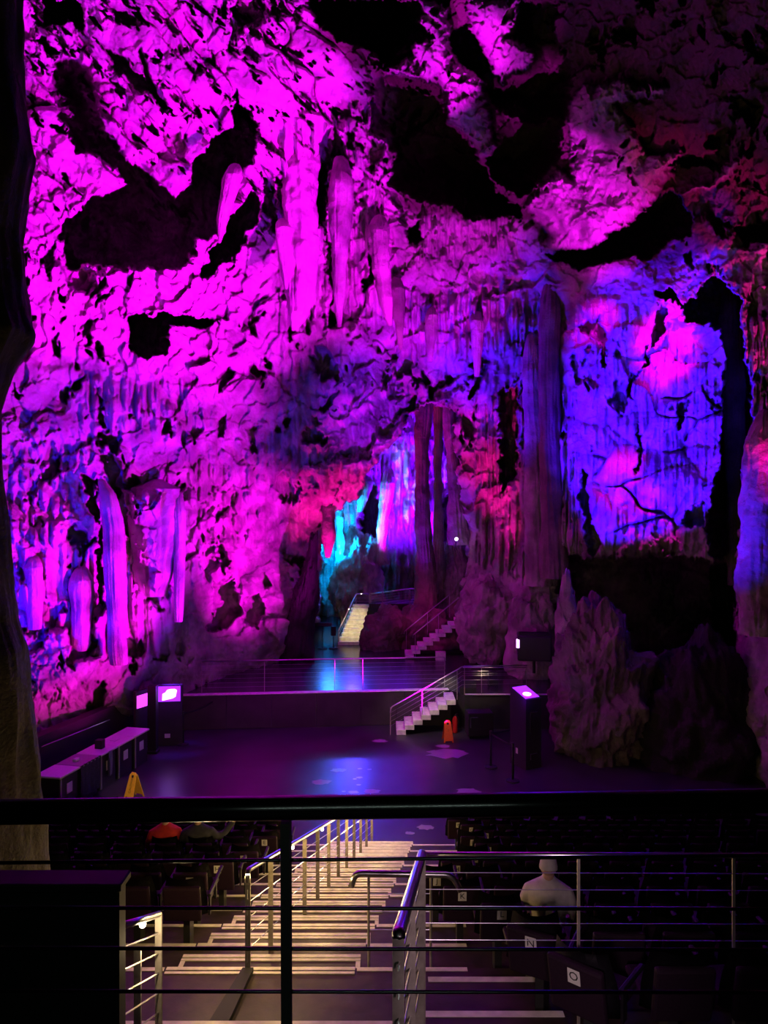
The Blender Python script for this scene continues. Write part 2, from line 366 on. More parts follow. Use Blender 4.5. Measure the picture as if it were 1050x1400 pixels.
# broad bulges, ragged blocks and pits
det = 0.55*fbm(X*0.55, Y*0.55, 0.5, 3)
strat = sstep(420, 180, PY)*sstep(620, 380, PX)   # slanting beds in the upper left vault
ca, sa = math.cos(math.radians(48)), math.sin(math.radians(48))
U = X*ca+Y*sa; Vv = -X*sa+Y*ca
d1, d2, cv, gx, gy = cells((U*0.35+0.3*perlin(X, Y, 3.1)), (Vv*0.95+0.3*perlin(X, Y, 7.1)), 3)
det += strat*(0.8*(cv-0.5)+0.6*gy-0.3*gx-0.5*sstep(0.16, 0.0, d2-d1)*sstep(0.1, 0.5, perlin(X*0.5, Y*0.5, 23.7)))
d1, d2, cv, gx, gy = cells(X*0.9+0.5*perlin(X*1.3, Y*1.3, 8.1), Y*0.7+0.5*perlin(X*1.3, Y*1.3, 9.1), 21)
rgh = sstep(-0.35, 0.45, perlin(X*0.3, Y*0.3, 91.5))
det += (0.30*(cv-0.5)+0.2*gx+0.22*gy)*(1-0.6*strat)*(0.35+0.65*rgh)
d1, d2, cv, gx, gy = cells(X*2.6+0.5*perlin(X*3, Y*3, 1.1), Y*1.9+0.5*perlin(X*3, Y*3, 2.1), 33)
det += (0.13*(cv-0.5)+0.10*gx+0.13*gy)*(0.25+0.75*rgh)
pit = sstep(0.30, 0.55, fbm(X*1.5+0.6*perlin(X, Y, 51.5), Y*0.95, 52.5, 4, 0.6))*sstep(-0.25, 0.25, perlin(X*0.28, Y*0.28, 53.5))
det -= 1.1*pit
pit2 = sstep(0.34, 0.5, fbm(U*1.2, Vv*3.6, 152.5, 4, 0.6))*strat
det -= 0.8*pit2
det += 0.13*(ridged(X*1.5, Y*1.1, 5.5, 4)-0.4)*(0.4+0.6*rgh)
det += 0.085*fbm(X*6, Y*5, 6.5, 3)
dr = drapery(X, Y, 0.30, 0.9, 3)*sstep(-0.1, 0.5, perlin(X*0.35, Y*0.5, 44.4))
det += 0.30*dr*sstep(330, 430, PY)
for k, (poly, wd, L, amp) in enumerate(FLUTE):
    m = sstep(-12, 14, region(poly, 16, pad=40))
    g = drapery(X, Y, wd, L, 50+k*7)+0.45*drapery(X+3.3, Y+1.7, wd*0.42, L*0.8, 90+k*5)
    det = det*(1-0.35*m)+m*amp*(g-0.3)
tm = sstep(-10, 20, region(R_([(330,130),(620,180),(880,430),(880,1040),(390,1040),(330,600)]), 20, pad=40))
d1, d2, cv, gx, gy = cells(X*0.55+0.4*perlin(X, Y, 61.1), Y*0.95+0.35*perlin(X, Y, 62.1), 63)
det = det*(1-0.35*tm)+tm*(0.32*np.sqrt(np.clip(1-d1*d1*1.6, 0, 1))+0.25*(cv-0.5)-0.4*sstep(0.10, 0.0, d2-d1)*sstep(0.0, 0.4, perlin(X*0.6, Y*0.6, 64.2)))
Dd = D0-det*(D0/21.0)
for poly, amp, rd in LUMPS:
    s = region(poly, rd)
    t = np.clip((s+2)/rd, 0, 1); Dd -= amp*np.sqrt(np.clip(1-(1-t)**2, 0, 1))
for poly, dep, sw in HOLES:
    s = region(poly, sw)
    Dd += (dep*0.8)*sstep(-sw*0.3, sw, s)+dep*0.2*sstep(0, 26, s)
# back chamber
s = region(OPENING, 3)
Xb = PX*0.04; Yb = PY*0.04
back = 40.5-0.02*(PX-540)+0.7*fbm(Xb*0.5, Yb*0.5, 70.5, 3)-0.9*drapery(Xb, Yb, 0.55, 3.5, 71)-0.4*drapery(Xb, Yb, 0.22, 1.6, 75)*1.0-0.35*ridged(Xb*1.4, Yb*1.1, 77.5, 3)
back = back+5.0*sstep(-1, 3, region([(499,668),(514,664),(523,700),(520,775),(500,775),(491,720)], 4))+4.0*sstep(-1, 3, region([(603,690),(622,640),(640,680),(635,745),(600,745)], 4))
mo = sstep(-1.0, 2.0, s)
Dd = Dd*(1-mo)+back.astype(np.float32)*mo
# shade painted into the colour: right vault darkened, its lit lumps left pale
vshade = sstep(-8, 8, region([(415,-60),(440,60),(500,100),(545,130),(530,215),(550,290),(640,300),(720,305),(760,345),(880,370),(1120,300),(1400,-400),(415,-400)], 10, pad=30))
vshade = np.where((PY < -22) | (PX > 1075), 0.8, vshade)
for poly, amp, rd in LUMPS[:4]: vshade = vshade*(1-sstep(-3, 4, region(poly, rd)))
# ---- to a mesh
Xw = (PX-CX)/F*Dd; Zw = H-(PY-CY)/F*Dd
ny, nx = PX.shape
co = np.stack([Xw, Dd, Zw], -1).reshape(-1, 3).astype(np.float32)
idx = np.arange(ny*nx).reshape(ny, nx)
quads = np.stack([idx[:-1, :-1], idx[1:, :-1], idx[1:, 1:], idx[:-1, 1:]], -1).reshape(-1, 4)
zc = Zw[:-1, :-1].reshape(-1)
pxc = PX[:-1, :-1].reshape(-1); pyc = PY[:-1, :-1].reshape(-1); opn = (mo[:-1, :-1].reshape(-1) > 0.5)
keep = zc > -0.4
rightb = 640+(pyc-380)*0.1
part = np.where(opn, 3, np.where((pyc < 365) | ((pxc > 400) & (pxc < rightb) & (pyc < 560)), 1, np.where(pxc < 520, 0, 2)))
dark = None
for code, nm, lab in ((0, 'wall_left', 'floodlit magenta rock wall left of the stage with fluted curtains'), (1, 'ceiling', 'high rough rock vault of the cave with dark hollows and hanging ribs'),
                 (2, 'wall_right', 'blue and pink floodlit flowstone wall on the right'), (3, 'wall_back', 'far cave chamber seen through the arch, lit cyan and violet')):
    q = quads[keep & (part == code)]
    used, inv = np.unique(q, return_inverse=True)
    q = inv.reshape(-1, 4).astype(np.int32)
    me = bpy.data.meshes.new(nm); me.vertices.add(len(used)); me.vertices.foreach_set('co', co[used].ravel())
    me.loops.add(len(q)*4); me.loops.foreach_set('vertex_index', q.ravel())
    me.polygons.add(len(q)); me.polygons.foreach_set('loop_start', np.arange(0, len(q)*4, 4, dtype=np.int32))
    me.update(calc_edges=True); me.polygons.foreach_set('use_smooth', np.ones(len(q), bool)); me.validate()
    at_ = me.attributes.new('vault_shade', 'FLOAT', 'POINT'); at_.data.foreach_set('value', vshade.reshape(-1)[used].astype(np.float32))
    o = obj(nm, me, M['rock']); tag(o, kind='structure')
# ---------------------------------------------------------------- more materials
M['floor'] = simple('wet_dark_concrete', (0.040, 0.036, 0.048), 0.32, noise=0.35, nscale=0.9, bump=0.25)
M['stagefloor'] = simple('wet_stage_slab', (0.05, 0.05, 0.055), 0.24, noise=0.4, nscale=1.4, bump=0.35)
M['fascia'] = simple('dark_stage_fascia', (0.035, 0.028, 0.03), 0.7, noise=0.3, nscale=2)
M['edge'] = simple('pale_painted_edge', (0.78, 0.76, 0.72), 0.5, noise=0.2, nscale=6)
M['conc'] = simple('worn_brown_concrete', (0.038, 0.027, 0.014), 0.55, noise=0.45, nscale=5, bump=0.5)
M['nosing'] = simple('worn_aluminium_nosing', (0.80, 0.74, 0.64), 0.4, noise=0.2, nscale=9)
M['steel'] = simple('brushed_stainless', (0.55, 0.55, 0.56), 0.28, metal=1.0, noise=0.1, nscale=30)
M['flat'] = simple('grey_flat_bar', (0.36, 0.32, 0.28), 0.5, metal=0.4, noise=0.25, nscale=12)
M['dmetal'] = simple('dark_painted_metal', (0.03, 0.03, 0.033), 0.35, noise=0.1)
M['tube'] = simple('glossy_dark_tube', (0.10, 0.10, 0.11), 0.22, metal=1.0, noise=0.05)
M['black'] = simple('matt_black', (0.012, 0.012, 0.014), 0.7, noise=0.1)
M['seat'] = simple('dark_seat_plastic', (0.010, 0.008, 0.013), 0.55, noise=0.15, spec=0.25)
M['seatpad'] = simple('purple_grey_mesh_pad', (0.022, 0.009, 0.022), 0.65, noise=0.2, nscale=60, spec=0.2)
M['white'] = simple('white_plastic', (0.75, 0.73, 0.70), 0.45, noise=0.05)
M['ink'] = simple('black_ink', (0.01, 0.01, 0.01), 0.6)
M['yellow'] = simple('yellow_plastic', (0.80, 0.42, 0.03), 0.45, noise=0.1)
M['orange'] = simple('orange_plastic', (0.85, 0.14, 0.02), 0.45, noise=0.1)
M['red'] = simple('red_paint', (0.6, 0.02, 0.02), 0.35)
M['shirt'] = simple('white_cotton', (0.62, 0.55, 0.56), 0.85, noise=0.12, nscale=14, bump=0.4)
M['redshirt'] = simple('red_cotton', (0.6, 0.03, 0.03), 0.85, noise=0.12)
M['darkcloth'] = simple('dark_cloth', (0.04, 0.04, 0.06), 0.9, noise=0.2)
M['skin'] = simple('skin', (0.55, 0.32, 0.24), 0.55, noise=0.08)
M['hair'] = simple('dark_hair', (0.03, 0.02, 0.015), 0.7)
M['wood'] = simple('counter_laminate', (0.32, 0.30, 0.30), 0.35, noise=0.1)
M['bulb'] = emis('warm_bulb', (1.0, 0.82, 0.5), 14)
M['bulbw'] = emis('white_bulb', (0.85, 0.8, 1.0), 10)
M['screen'] = emis('violet_screen', (0.40, 0.03, 1.0), 1.3)
M['glare'] = emis('screen_white_patch', (1.0, 0.75, 1.0), 2.2)
M['bluescreen'] = simple('blue_projection_cloth', (0.25, 0.25, 0.6), 0.8)
M['puddle'] = simple('puddle_painted_glint', (0.5, 0.5, 0.55), 0.12, bump=0.3, nscale=6)  # pale colour paints the blue-white glints onto the puddles

# ---------------------------------------------------------------- bmesh builders
def BM(): return bmesh.new()
def box(bm, x0, x1, y0, y1, z0, z1, rz=0.0, c=None):
    vs = [bm.verts.new((x, y, z)) for x in (x0, x1) for y in (y0, y1) for z in (z0, z1)]
    for f in ((0,1,3,2),(4,6,7,5),(0,4,5,1),(2,3,7,6),(0,2,6,4),(1,5,7,3)): bm.faces.new([vs[i] for i in f])
    if rz:
        c = Vector(c) if c else Vector(((x0+x1)/2, (y0+y1)/2, 0))
        bmesh.ops.rotate(bm, verts=vs, cent=c, matrix=Matrix.Rotation(rz, 3, 'Z'))
    return vs
def prism(bm, pts, z0, z1):                        # polygon in plan, extruded
    a = [bm.verts.new((x, y, z0)) for x, y in pts]; b = [bm.verts.new((x, y, z1)) for x, y in pts]
    n = len(pts); bm.faces.new(a[::-1]); bm.faces.new(b)
    for i in range(n): bm.faces.new([a[i], a[(i+1) % n], b[(i+1) % n], b[i]])
def tube(bm, pts, r, seg=10, cap=True, rr=None):
    pts = [Vector(p) for p in pts]; rings = []
    for i, p in enumerate(pts):
        d = (pts[min(i+1, len(pts)-1)]-pts[max(i-1, 0)]).normalized()
        up = Vector((0, 0, 1)) if abs(d.z) < 0.95 else Vector((0, 1, 0))
        u = d.cross(up).normalized(); v = u.cross(d).normalized(); q = rr[i] if rr else r
        rings.append([bm.verts.new(p+u*q*math.cos(2*PI*k/seg)+v*q*math.sin(2*PI*k/seg)) for k in range(seg)])
    for a, b in zip(rings, rings[1:]):
        for k in range(seg): bm.faces.new([a[k], a[(k+1) % seg], b[(k+1) % seg], b[k]])
    if cap: bm.faces.new(rings[0][::-1]); bm.faces.new(rings[-1])
def curve_pts(pts, n=6, r=0.12):                   # round the corners of a polyline
    pts = [Vector(p) for p in pts]; out = [pts[0]]
    for a, b, c in zip(pts, pts[1:], pts[2:]):
        u = (a-b); v = (c-b); k = min(r, u.length*0.45, v.length*0.45); u = b+u.normalized()*k; v = b+v.normalized()*k
        for i in range(n+1):
            t = i/n; out.append(u*(1-t)**2+b*2*t*(1-t)+v*t*t)
    out.append(pts[-1]); return out
def flatbar(bm, p, q, wx, wy):                     # upright bar of rectangular section
    p = Vector(p); q = Vector(q)
    a = [bm.verts.new(p+Vector((sx*wx/2, sy*wy/2, 0))) for sx, sy in ((-1,-1),(1,-1),(1,1),(-1,1))]
    b = [bm.verts.new(q+Vector((sx*wx/2, sy*wy/2, 0))) for sx, sy in ((-1,-1),(1,-1),(1,1),(-1,1))]
    bm.faces.new(a[::-1]); bm.faces.new(b)
    for i in range(4): bm.faces.new([a[i], a[(i+1) % 4], b[(i+1) % 4], b[i]])
def one(fn, *a, **k):
    bm = BM(); fn(bm, *a, **k); return bm
def rbox(bm, x0, x1, y0, y1, z0, z1, r=0.01, seg=2):
    b2 = BM(); box(b2, x0, x1, y0, y1, z0, z1)
    bmesh.ops.recalc_face_normals(b2, faces=b2.faces)
    bmesh.ops.bevel(b2, geom=b2.edges[:], offset=r, segments=seg, affect='EDGES', profile=0.5)
    me = bpy.data.meshes.new('tmp'); b2.to_mesh(me); b2.free(); bm.from_mesh(me); bpy.data.meshes.remove(me)
def lettering(name, txt, size, parent, loc, rot, mat=None, depth=0.0008):
    cu = bpy.data.curves.new('lettering', 'FONT'); cu.body = txt; cu.size = size; cu.extrude = depth; cu.align_x = 'CENTER'; cu.align_y = 'CENTER'; cu.resolution_u = 2
    t = bpy.data.objects.new('lettering', cu); C.objects.link(t)
    me = bpy.data.meshes.new_from_object(t.evaluated_get(bpy.context.evaluated_depsgraph_get())); bpy.data.objects.remove(t)
    me.materials.clear(); o = obj(name, me, mat or M['ink'], parent); o.location = loc; o.rotation_euler = rot
    return o
def copy_tree(o, parent=None):
    c = o.copy(); C.objects.link(c)
    if parent is not None: c.parent = parent
    for ch in [k for k in o.children]: copy_tree(ch, c)
    return c
# ---------------------------------------------------------------- rocks: columns, stalactites, boulders (numpy meshes)
def grid_mesh(name, P, wrap=True):
    nv, nu = P.shape[:2]; idx = np.arange(nv*nu).reshape(nv, nu)
    nxt = np.roll(idx, -1, 1) if wrap else idx[:, 1:]
    a = idx if wrap else idx[:, :-1]
    q = np.stack([a[:-1], nxt[:-1], nxt[1:], a[1:]], -1).reshape(-1, 4).astype(np.int32)
    me = bpy.data.meshes.new(name); me.vertices.add(nv*nu); me.vertices.foreach_set('co', P.reshape(-1, 3).astype(np.float32).ravel())
    me.loops.add(len(q)*4); me.loops.foreach_set('vertex_index', q.ravel()); me.polygons.add(len(q))
    me.polygons.foreach_set('loop_start', np.arange(0, len(q)*4, 4, dtype=np.int32)); me.update(calc_edges=True)
    me.polygons.foreach_set('use_smooth', np.ones(len(q), bool)); return me
def rock_tube(name, path, D, label, cat, group=None, mat='rock', flute=0.18, rough=0.22, seed=0, nu=72, nv=150, squash=1.0, ground=None, topper=0.16):
    # path: (px, py, radius px) down the thing, D its distance; a ribbed, lumpy column about a bent axis
    path = np.array(path, float); s = np.concatenate([[0], np.cumsum(np.hypot(*(np.diff(path[:, :2], axis=0).T)))]); s /= s[-1]
    t = np.linspace(0, 1, nv); px = np.interp(t, s, path[:, 0]); py = np.interp(t, s, path[:, 1]); rp = np.interp(t, s, path[:, 2])
    Dv = np.interp(t, s, D) if hasattr(D, '__len__') else np.full(nv, float(D))
    if topper:
        e = np.sqrt(np.clip(t/topper, 0, 1)); e = 0.25+0.75*e; Dv = Dv+(1-e)*rp/F*Dv*1.6; rp = rp*e
    cx = (px-CX)/F*Dv; cz = H-(py-CY)/F*Dv; r = rp/F*Dv
    th = np.linspace(0, 2*PI, nu, endpoint=False); T, Th = np.meshgrid(t, th, indexing='ij')
    R = r[:, None]*np.ones(nu)[None]; ca, sa = np.cos(Th), np.sin(Th); Z = cz[:, None]*np.ones(nu)[None]
    sx = ca*1.6; sy = sa*1.6
    fl = 1-2*np.abs(perlin(sx*3.2+seed, sy*3.2, Z*0.25+seed)); fl2 = perlin(sx*8+seed, sy*8, Z*0.5)
    ro = fbm(ca*R*1.2+seed*3, sa*R*1.2, Z*1.1, 4); ro2 = ridged(ca*R*2.5+seed, sa*R*2.5, Z*2.6, 3)
    k = 1+flute*0.55*(fl-0.4)+flute*0.5*fl2+rough*ro*1.1+rough*0.6*(ro2-0.4)+0.10*fbm(sx*2+seed, sy*2, Z*0.8, 3)
    P = np.stack([cx[:, None]+ca*R*k, Dv[:, None]+sa*R*k*squash, Z+0.05*R*ro], -1)
    if ground is not None: P[..., 2] = np.maximum(P[..., 2], ground-0.15)
    me = grid_mesh(name, P); o = obj(name, me, M[mat]); origin(o)
    return tag(o, label, cat, group)
def origin(o):                                     # put the origin at the middle of the mesh's foot
    me = o.data; n = len(me.vertices); c = np.zeros(n*3, np.float32); me.vertices.foreach_get('co', c); c = c.reshape(-1, 3)
    b = Vector((float(c[:, 0].mean()), float(c[:, 1].mean()), float(c[:, 2].min()))); me.transform(Matrix.Translation(-b)); o.location = b
def boulder(name, px, py, rx, ry, D, label, cat='rock', mat='rock_dark', seed=0, n=90, ground=None, lean=0.0, top=1.0, rough=0.3, group=None, depth=None):
    u = np.linspace(0, PI, n); v = np.linspace(0, 2*PI, 2*n, endpoint=False); U_, V_2 = np.meshgrid(u, v, indexing='ij')
    x = np.sin(U_)*np.cos(V_2); y = np.sin(U_)*np.sin(V_2); z = np.cos(U_)
    a = rx/F*D; c = ry/F*D; b = depth if depth else a
    k = 1+rough*fbm(x*a*0.9+seed, y*b*0.9, z*c*0.9+seed, 5)+rough*0.6*(ridged(x*a*1.9+seed*2, y*b*1.9, z*c*1.7, 4)-0.5)+0.04*perlin(x*a*7, y*b*7, z*c*7)
    tap = 1-(1-top)*np.clip(z, -1, 1)*0.5-(1-top)*0.5
    P = np.stack([(px-CX)/F*D+x*a*k*tap+lean*c*z, D+y*b*k*tap, H-(py-CY)/F*D+z*c*k], -1)
    if ground is not None: P[..., 2] = np.maximum(P[..., 2], ground-0.1)
    o = obj(name, grid_mesh(name, P), M[mat]); origin(o)
    return tag(o, label, cat, group)
M['rock_black'] = rock_mat('shade_black_rock', (0.012, 0.01, 0.01), (0.03, 0.025, 0.025))  # shade put into a near-black colour for the unlit rocks
rock_tube('stalactite', [(412,185,26),(412,260,22),(413,330,20),(412,390,19),(408,430,13),(402,452,3)], 20.2, 'thickest hanging stalactite high on the magenta left vault, pale front', 'stalactite', seed=3)
rock_tube('stalactite', [(466,215,17),(466,280,15),(464,340,11),(463,400,8),(464,447,2)], 20.6, 'slender stalactite with dark gaps on both sides, high left of centre', 'stalactite', seed=5)
rock_tube('stalactite', [(388,300,14),(390,350,11),(394,385,7),(392,396,2)], 20.0, 'short stalactite tucked against the left flank of the thickest one', 'stalactite', seed=7)
rock_tube('stalactite', [(519,295,15),(520,360,12),(527,410,9),(533,445,3)], 22.5, 'blunt stalactite right of the slender pair, leaning to the right', 'stalactite', seed=8)
rock_tube('stalactite', [(322,225,14),(314,262,10),(304,300,7),(300,332,2)], 17.4, 'bright rock tongue hanging across the large dark hollow', 'stalactite', seed=9, flute=0.1)
rock_tube('stalactite', [(540,380,12),(545,430,8),(548,478,2)], 24.5, 'pointed stalactite above the blue patch in the middle of the vault', 'stalactite', seed=19)
rock_tube('stalactite', [(590,420,9),(589,460,7),(588,495,3)], 25.6, 'thin dim stalactite over the arch, left of its neighbour', 'stalactite', seed=21)
rock_tube('stalactite', [(652,425,10),(653,470,8),(652,515,3)], 25.8, 'dim stalactite over the right end of the arch', 'stalactite', seed=22)
rock_tube('rock_column', [(138,655,9),(148,675,12),(155,720,13),(158,800,13),(161,880,12),(163,908,11)], 20.2, 'tall narrow magenta rock column on the lower left wall', 'rock column', seed=11, flute=0.2, rough=0.14)
rock_tube('rock_column', [(112,775,13),(112,820,14),(110,880,11),(112,890,5)], 20.2, 'short fluted rock column left of the tall narrow one', 'rock column', seed=12, flute=0.2, rough=0.2)
rock_tube('flowstone_drapery', [(213,655,16),(213,668,30),(212,700,33),(211,745,31),(209,790,25),(208,815,17)], 22.2, 'large rounded fluted flowstone drapery with dark purple crown on the left wall', 'flowstone', seed=13, flute=0.22, rough=0.10, squash=0.6, topper=0.08)
rock_tube('rock_column', [(245,672,8),(246,720,8),(245,790,7),(244,850,5)], 22.1, 'thin pale rock column beside the large rounded drapery', 'rock column', seed=14, flute=0.12, rough=0.08)
rock_tube('rock_column', [(46,760,10),(47,810,11),(47,860,9)], 18.9, 'stubby rock column at the far left edge of the lit wall', 'rock column', seed=15, flute=0.12)
rock_tube('rock_column', [(580,548,12),(577,600,9),(577,660,9),(579,720,10),(582,770,13),(584,852,16)], 32.5, 'tall dark column standing in the arch before the lit chamber', 'rock column', seed=16, mat='rock_dark', topper=0)
rock_tube('rock_column', [(599,548,6),(598,640,5),(599,700,6),(600,765,8),(601,835,9)], 34.0, 'thin violet column right behind the dark column of the arch', 'rock column', seed=17, topper=0)
rock_tube('rock_column', [(612,548,10),(618,620,8),(624,680,10),(628,745,16)], 31.6, 'slanting violet column at the right jamb of the arch', 'rock column', seed=18)
rock_tube('rock_column', [(532,640,10),(528,680,8),(523,715,7),(522,745,6),(523,772,9)], 37.0, 'slim cyan column in the middle of the far chamber', 'rock column', seed=23)
rock_tube('stalactite', [(449,682,7),(449,700,9),(449,735,8),(448,762,4)], 31.4, 'pink and violet stalactite hanging at the left end of the arch', 'stalactite', seed=24, flute=0.12)
rock_tube('stalactite', [(466,698,6),(466,725,4),(467,745,6),(466,758,2)], 36.0, 'brightest white and cyan stalactite at the left of the chamber', 'stalactite', seed=25)
rock_tube('stalactite', [(498,650,12),(496,680,8),(492,700,3)], 36.5, 'cyan dripstone cluster under the chamber roof', 'stalactite', seed=26)
rock_tube('rock_column', [(755,372,17),(752,430,14),(750,500,13),(752,600,14),(756,700,15),(760,790,20)], 24.8, 'tall smooth dark purple column left of the blue flowstone wall', 'rock column', seed=27, mat='rock_dark', rough=0.12)
rock_tube('rock_column', [(727,455,14),(728,520,13),(732,600,14),(735,700,17),(740,800,22)], 25.8, 'ribbed violet column left of the dark purple column', 'rock column', seed=28, rough=0.14)
rock_tube('rock_column', [(1000,385,17),(998,450,15),(1002,560,13),(1008,680,12),(1010,800,14)], 22.6, 'dark leaning column right of the blue flowstone wall', 'rock column', seed=29, mat='rock_dark', rough=0.14)  # dark rock colour stands in for the shade of the recess
rock_tube('rock_column', [(1046,560,20),(1043,640,22),(1036,720,24),(1034,800,25),(1036,868,20)], 17.6, 'blue knobbly column at the right edge, pink glints', 'rock column', seed=31, rough=0.28, flute=0.12)
# boulders and rock masses round the stage
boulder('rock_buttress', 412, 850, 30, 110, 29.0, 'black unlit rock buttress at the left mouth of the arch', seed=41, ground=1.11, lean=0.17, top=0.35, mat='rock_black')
boulder('rock_mound', 488, 790, 42, 62, 37.0, 'grey green craggy mound inside the far chamber', seed=42, ground=1.11, top=0.55, rough=0.34, mat='rock')
boulder('boulder', 528, 865, 33, 32, 31.8, 'low dark blue boulder right of the yellow lit steps', seed=43, ground=1.11, top=0.8, rough=0.4)
boulder('rock_mound', 585, 868, 44, 40, 32.6, 'dark red rock bank under the rear walkway', seed=44, ground=1.11, rough=0.34)
boulder('boulder', 620, 790, 30, 55, 34.5, 'pointed violet rock behind the rear handrails', seed=45, ground=1.11, top=0.45, mat='rock')
boulder('boulder', 668, 850, 42, 62, 28.6, 'big smooth wine red boulder beside the rear steps', seed=46, ground=1.11, rough=0.3, mat='rock')
boulder('boulder', 728, 880, 40, 86, 26.6, 'tall purple boulder carrying the black lamp housing', seed=47, ground=0, rough=0.2, mat='rock', top=0.8)
boulder('rock_mass', 818, 965, 60, 125, 21.2, 'large lumpy purple rock mass rising from the floor at right', seed=48, ground=0, rough=0.34, n=150, mat='rock_dark')
boulder('stalagmite', 776, 900, 20, 110, 22.4, 'slender lumpy stalagmite leaning on the left side of the large rock mass', 'stalagmite', seed=49, ground=0, rough=0.3, mat='rock', top=0.8)
boulder('boulder', 826, 845, 13, 17, 21.0, 'small round knob on top of the large rock mass', seed=50, rough=0.15)
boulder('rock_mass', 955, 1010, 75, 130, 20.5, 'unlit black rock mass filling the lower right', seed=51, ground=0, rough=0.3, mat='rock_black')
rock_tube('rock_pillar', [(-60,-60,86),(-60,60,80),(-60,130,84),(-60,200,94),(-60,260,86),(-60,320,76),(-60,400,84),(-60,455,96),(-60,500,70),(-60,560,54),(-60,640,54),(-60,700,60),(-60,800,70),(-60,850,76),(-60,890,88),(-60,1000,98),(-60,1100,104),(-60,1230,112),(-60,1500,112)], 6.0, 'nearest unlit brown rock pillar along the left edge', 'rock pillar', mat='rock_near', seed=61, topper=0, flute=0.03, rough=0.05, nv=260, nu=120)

# ---------------------------------------------------------------- hall floor, stage
def poly_floor(name, pts, z0, z1, mat): return obj(name, one(prism, pts, z0, z1), mat)
o = poly_floor('floor', [(-14, 3), (14, 3), (14, 27), (-14, 27)], -0.3, 0.0, M['floor']); tag(o, kind='structure')
stage = thing('stage', 'raised dark wet stage with a pale painted front edge', 'stage', (0, 24, 0))
def wp(o, p): o.parent = p; o.matrix_parent_inverse = Matrix.Translation(-Vector(p.location)); return o
spts = [(-6.6, 23.45), (2.15, 24.25), (2.6, 23.6), (7.5, 23.6), (9, 44), (-9, 44)]
wp(obj('platform', one(prism, spts, 0.0, 1.10), M['stagefloor']), stage)
def strip(pts, w, z0, z1):
    bm = BM()
    for (x0, y0), (x1, y1) in zip(pts, pts[1:]):
        d = Vector((x1-x0, y1-y0)).normalized(); n = Vector((-d.y, d.x))*w
        prism(bm, [(x0, y0-0.02), (x1, y1-0.02), (x1+n.x, y1+n.y), (x0+n.x, y0+n.y)], z0, z1)
    return bm
wp(obj('edge_strip', strip([(-6.6, 23.43), (2.15, 24.23)], 0.22, 1.101, 1.125), M['edge']), stage)
wp(obj('edge_strip', strip([(2.62, 23.58), (5.6, 23.58)], 0.10, 1.101, 1.12), M['edge']), stage)
for i in range(6):
    x0 = -6.5+i*1.44; y0 = 23.45+(x0+6.6)*0.0914
    wp(obj('fascia_panel', one(prism, [(x0, y0-0.03), (x0+1.4, y0+0.098), (x0+1.4, y0+0.14), (x0, y0+0.01)], 0.02, 1.06), M['fascia']), stage)
# stage steps going down to the left in front of the stage
st = thing('stage_steps', 'short flight of seven lit steps down from the stage front', 'steps', (1.2, 23.7, 0))
for i in range(7):
    x1 = 2.25-i*0.26; z1 = 1.10-i*0.157
    b = BM(); rbox(b, x1-0.30, x1, 22.95, 23.95, z1-0.157, z1, 0.01, 1)
    p = obj('step', b, M['edge']); wp(p, st)
wp(obj('stringer', one(prism, [(0.42, 23.98), (2.2, 23.98), (2.2, 24.05), (0.42, 24.05)], 0, 0.9), M['fascia']), st)
def railing(name, label, cat, posts, rail_pts, r, ncab, z_low, spacing, group=None, mat='steel', postw=(0.03, 0.012), cab_r=0.004, post_mat='flat', lamps=()):
    # posts: foot points with the height of the rail above them; cables run parallel to the rail
    t = thing(name, label, cat, posts[0][0], 0, group)
    wp(obj('handrail', one(tube, curve_pts(rail_pts, 5, 0.1), r, 12), M[mat], smooth=True), t)
    for p, h in posts:
        p = Vector(p); wp(obj('post', one(flatbar, p, p+Vector((0, 0, h)), *postw), M[post_mat]), t)
    for k in range(ncab):
        dz = -z_low-spacing*k
        wp(obj('cable', one(tube, [Vector(a)+Vector((0, 0, dz)) for a in rail_pts], cab_r, 6), M['steel']), t)
    for q in lamps:
        q = Vector(q); b = BM(); bmesh.ops.create_icosphere(b, subdivisions=2, radius=0.022, matrix=Matrix.Translation(q)); wp(obj('lamp', b, M['bulb']), t)
    return t
# stage front railing, step railing, side railing
fr = [Vector((x, 23.62+(x+6.6)*0.0914, 2.16)) for x in (-5.9, -3.9, -1.62, -0.7, 2.02)]
railing('stage_railing', 'thin steel cable railing along the stage front', 'railing', [((p.x, p.y, 1.1), 1.06) for p in fr], [fr[0], fr[-1], fr[-1]+Vector((0.03, 0, -0.12))], 0.02, 6, 0.15, 0.14, cab_r=0.003, postw=(0.02, 0.02))
railing('step_railing', 'steel handrail slanting down the stage steps', 'railing', [((0.20, 23.0, 0), 0.86), ((1.2, 23.0, 0.5), 0.9), ((2.3, 23.0, 1.1), 0.93)], [(0.20, 22.97, 0.70), (0.22, 23.0, 0.86), (2.3, 23.0, 2.04), (2.5, 23.4, 2.06), (4.6, 23.55, 2.06)], 0.018, 4, 0.16, 0.14, cab_r=0.003, postw=(0.02, 0.02))
railing('side_railing', 'low steel railing on the right end of the stage', 'railing', [((2.6, 23.62, 1.1), 0.95), ((3.15, 23.62, 1.1), 0.95), ((4.6, 23.62, 1.1), 0.95)], [(2.55, 23.62, 1.98), (4.6, 23.62, 1.98)], 0.012, 2, 0.2, 0.2, cab_r=0.003, postw=(0.02, 0.02))
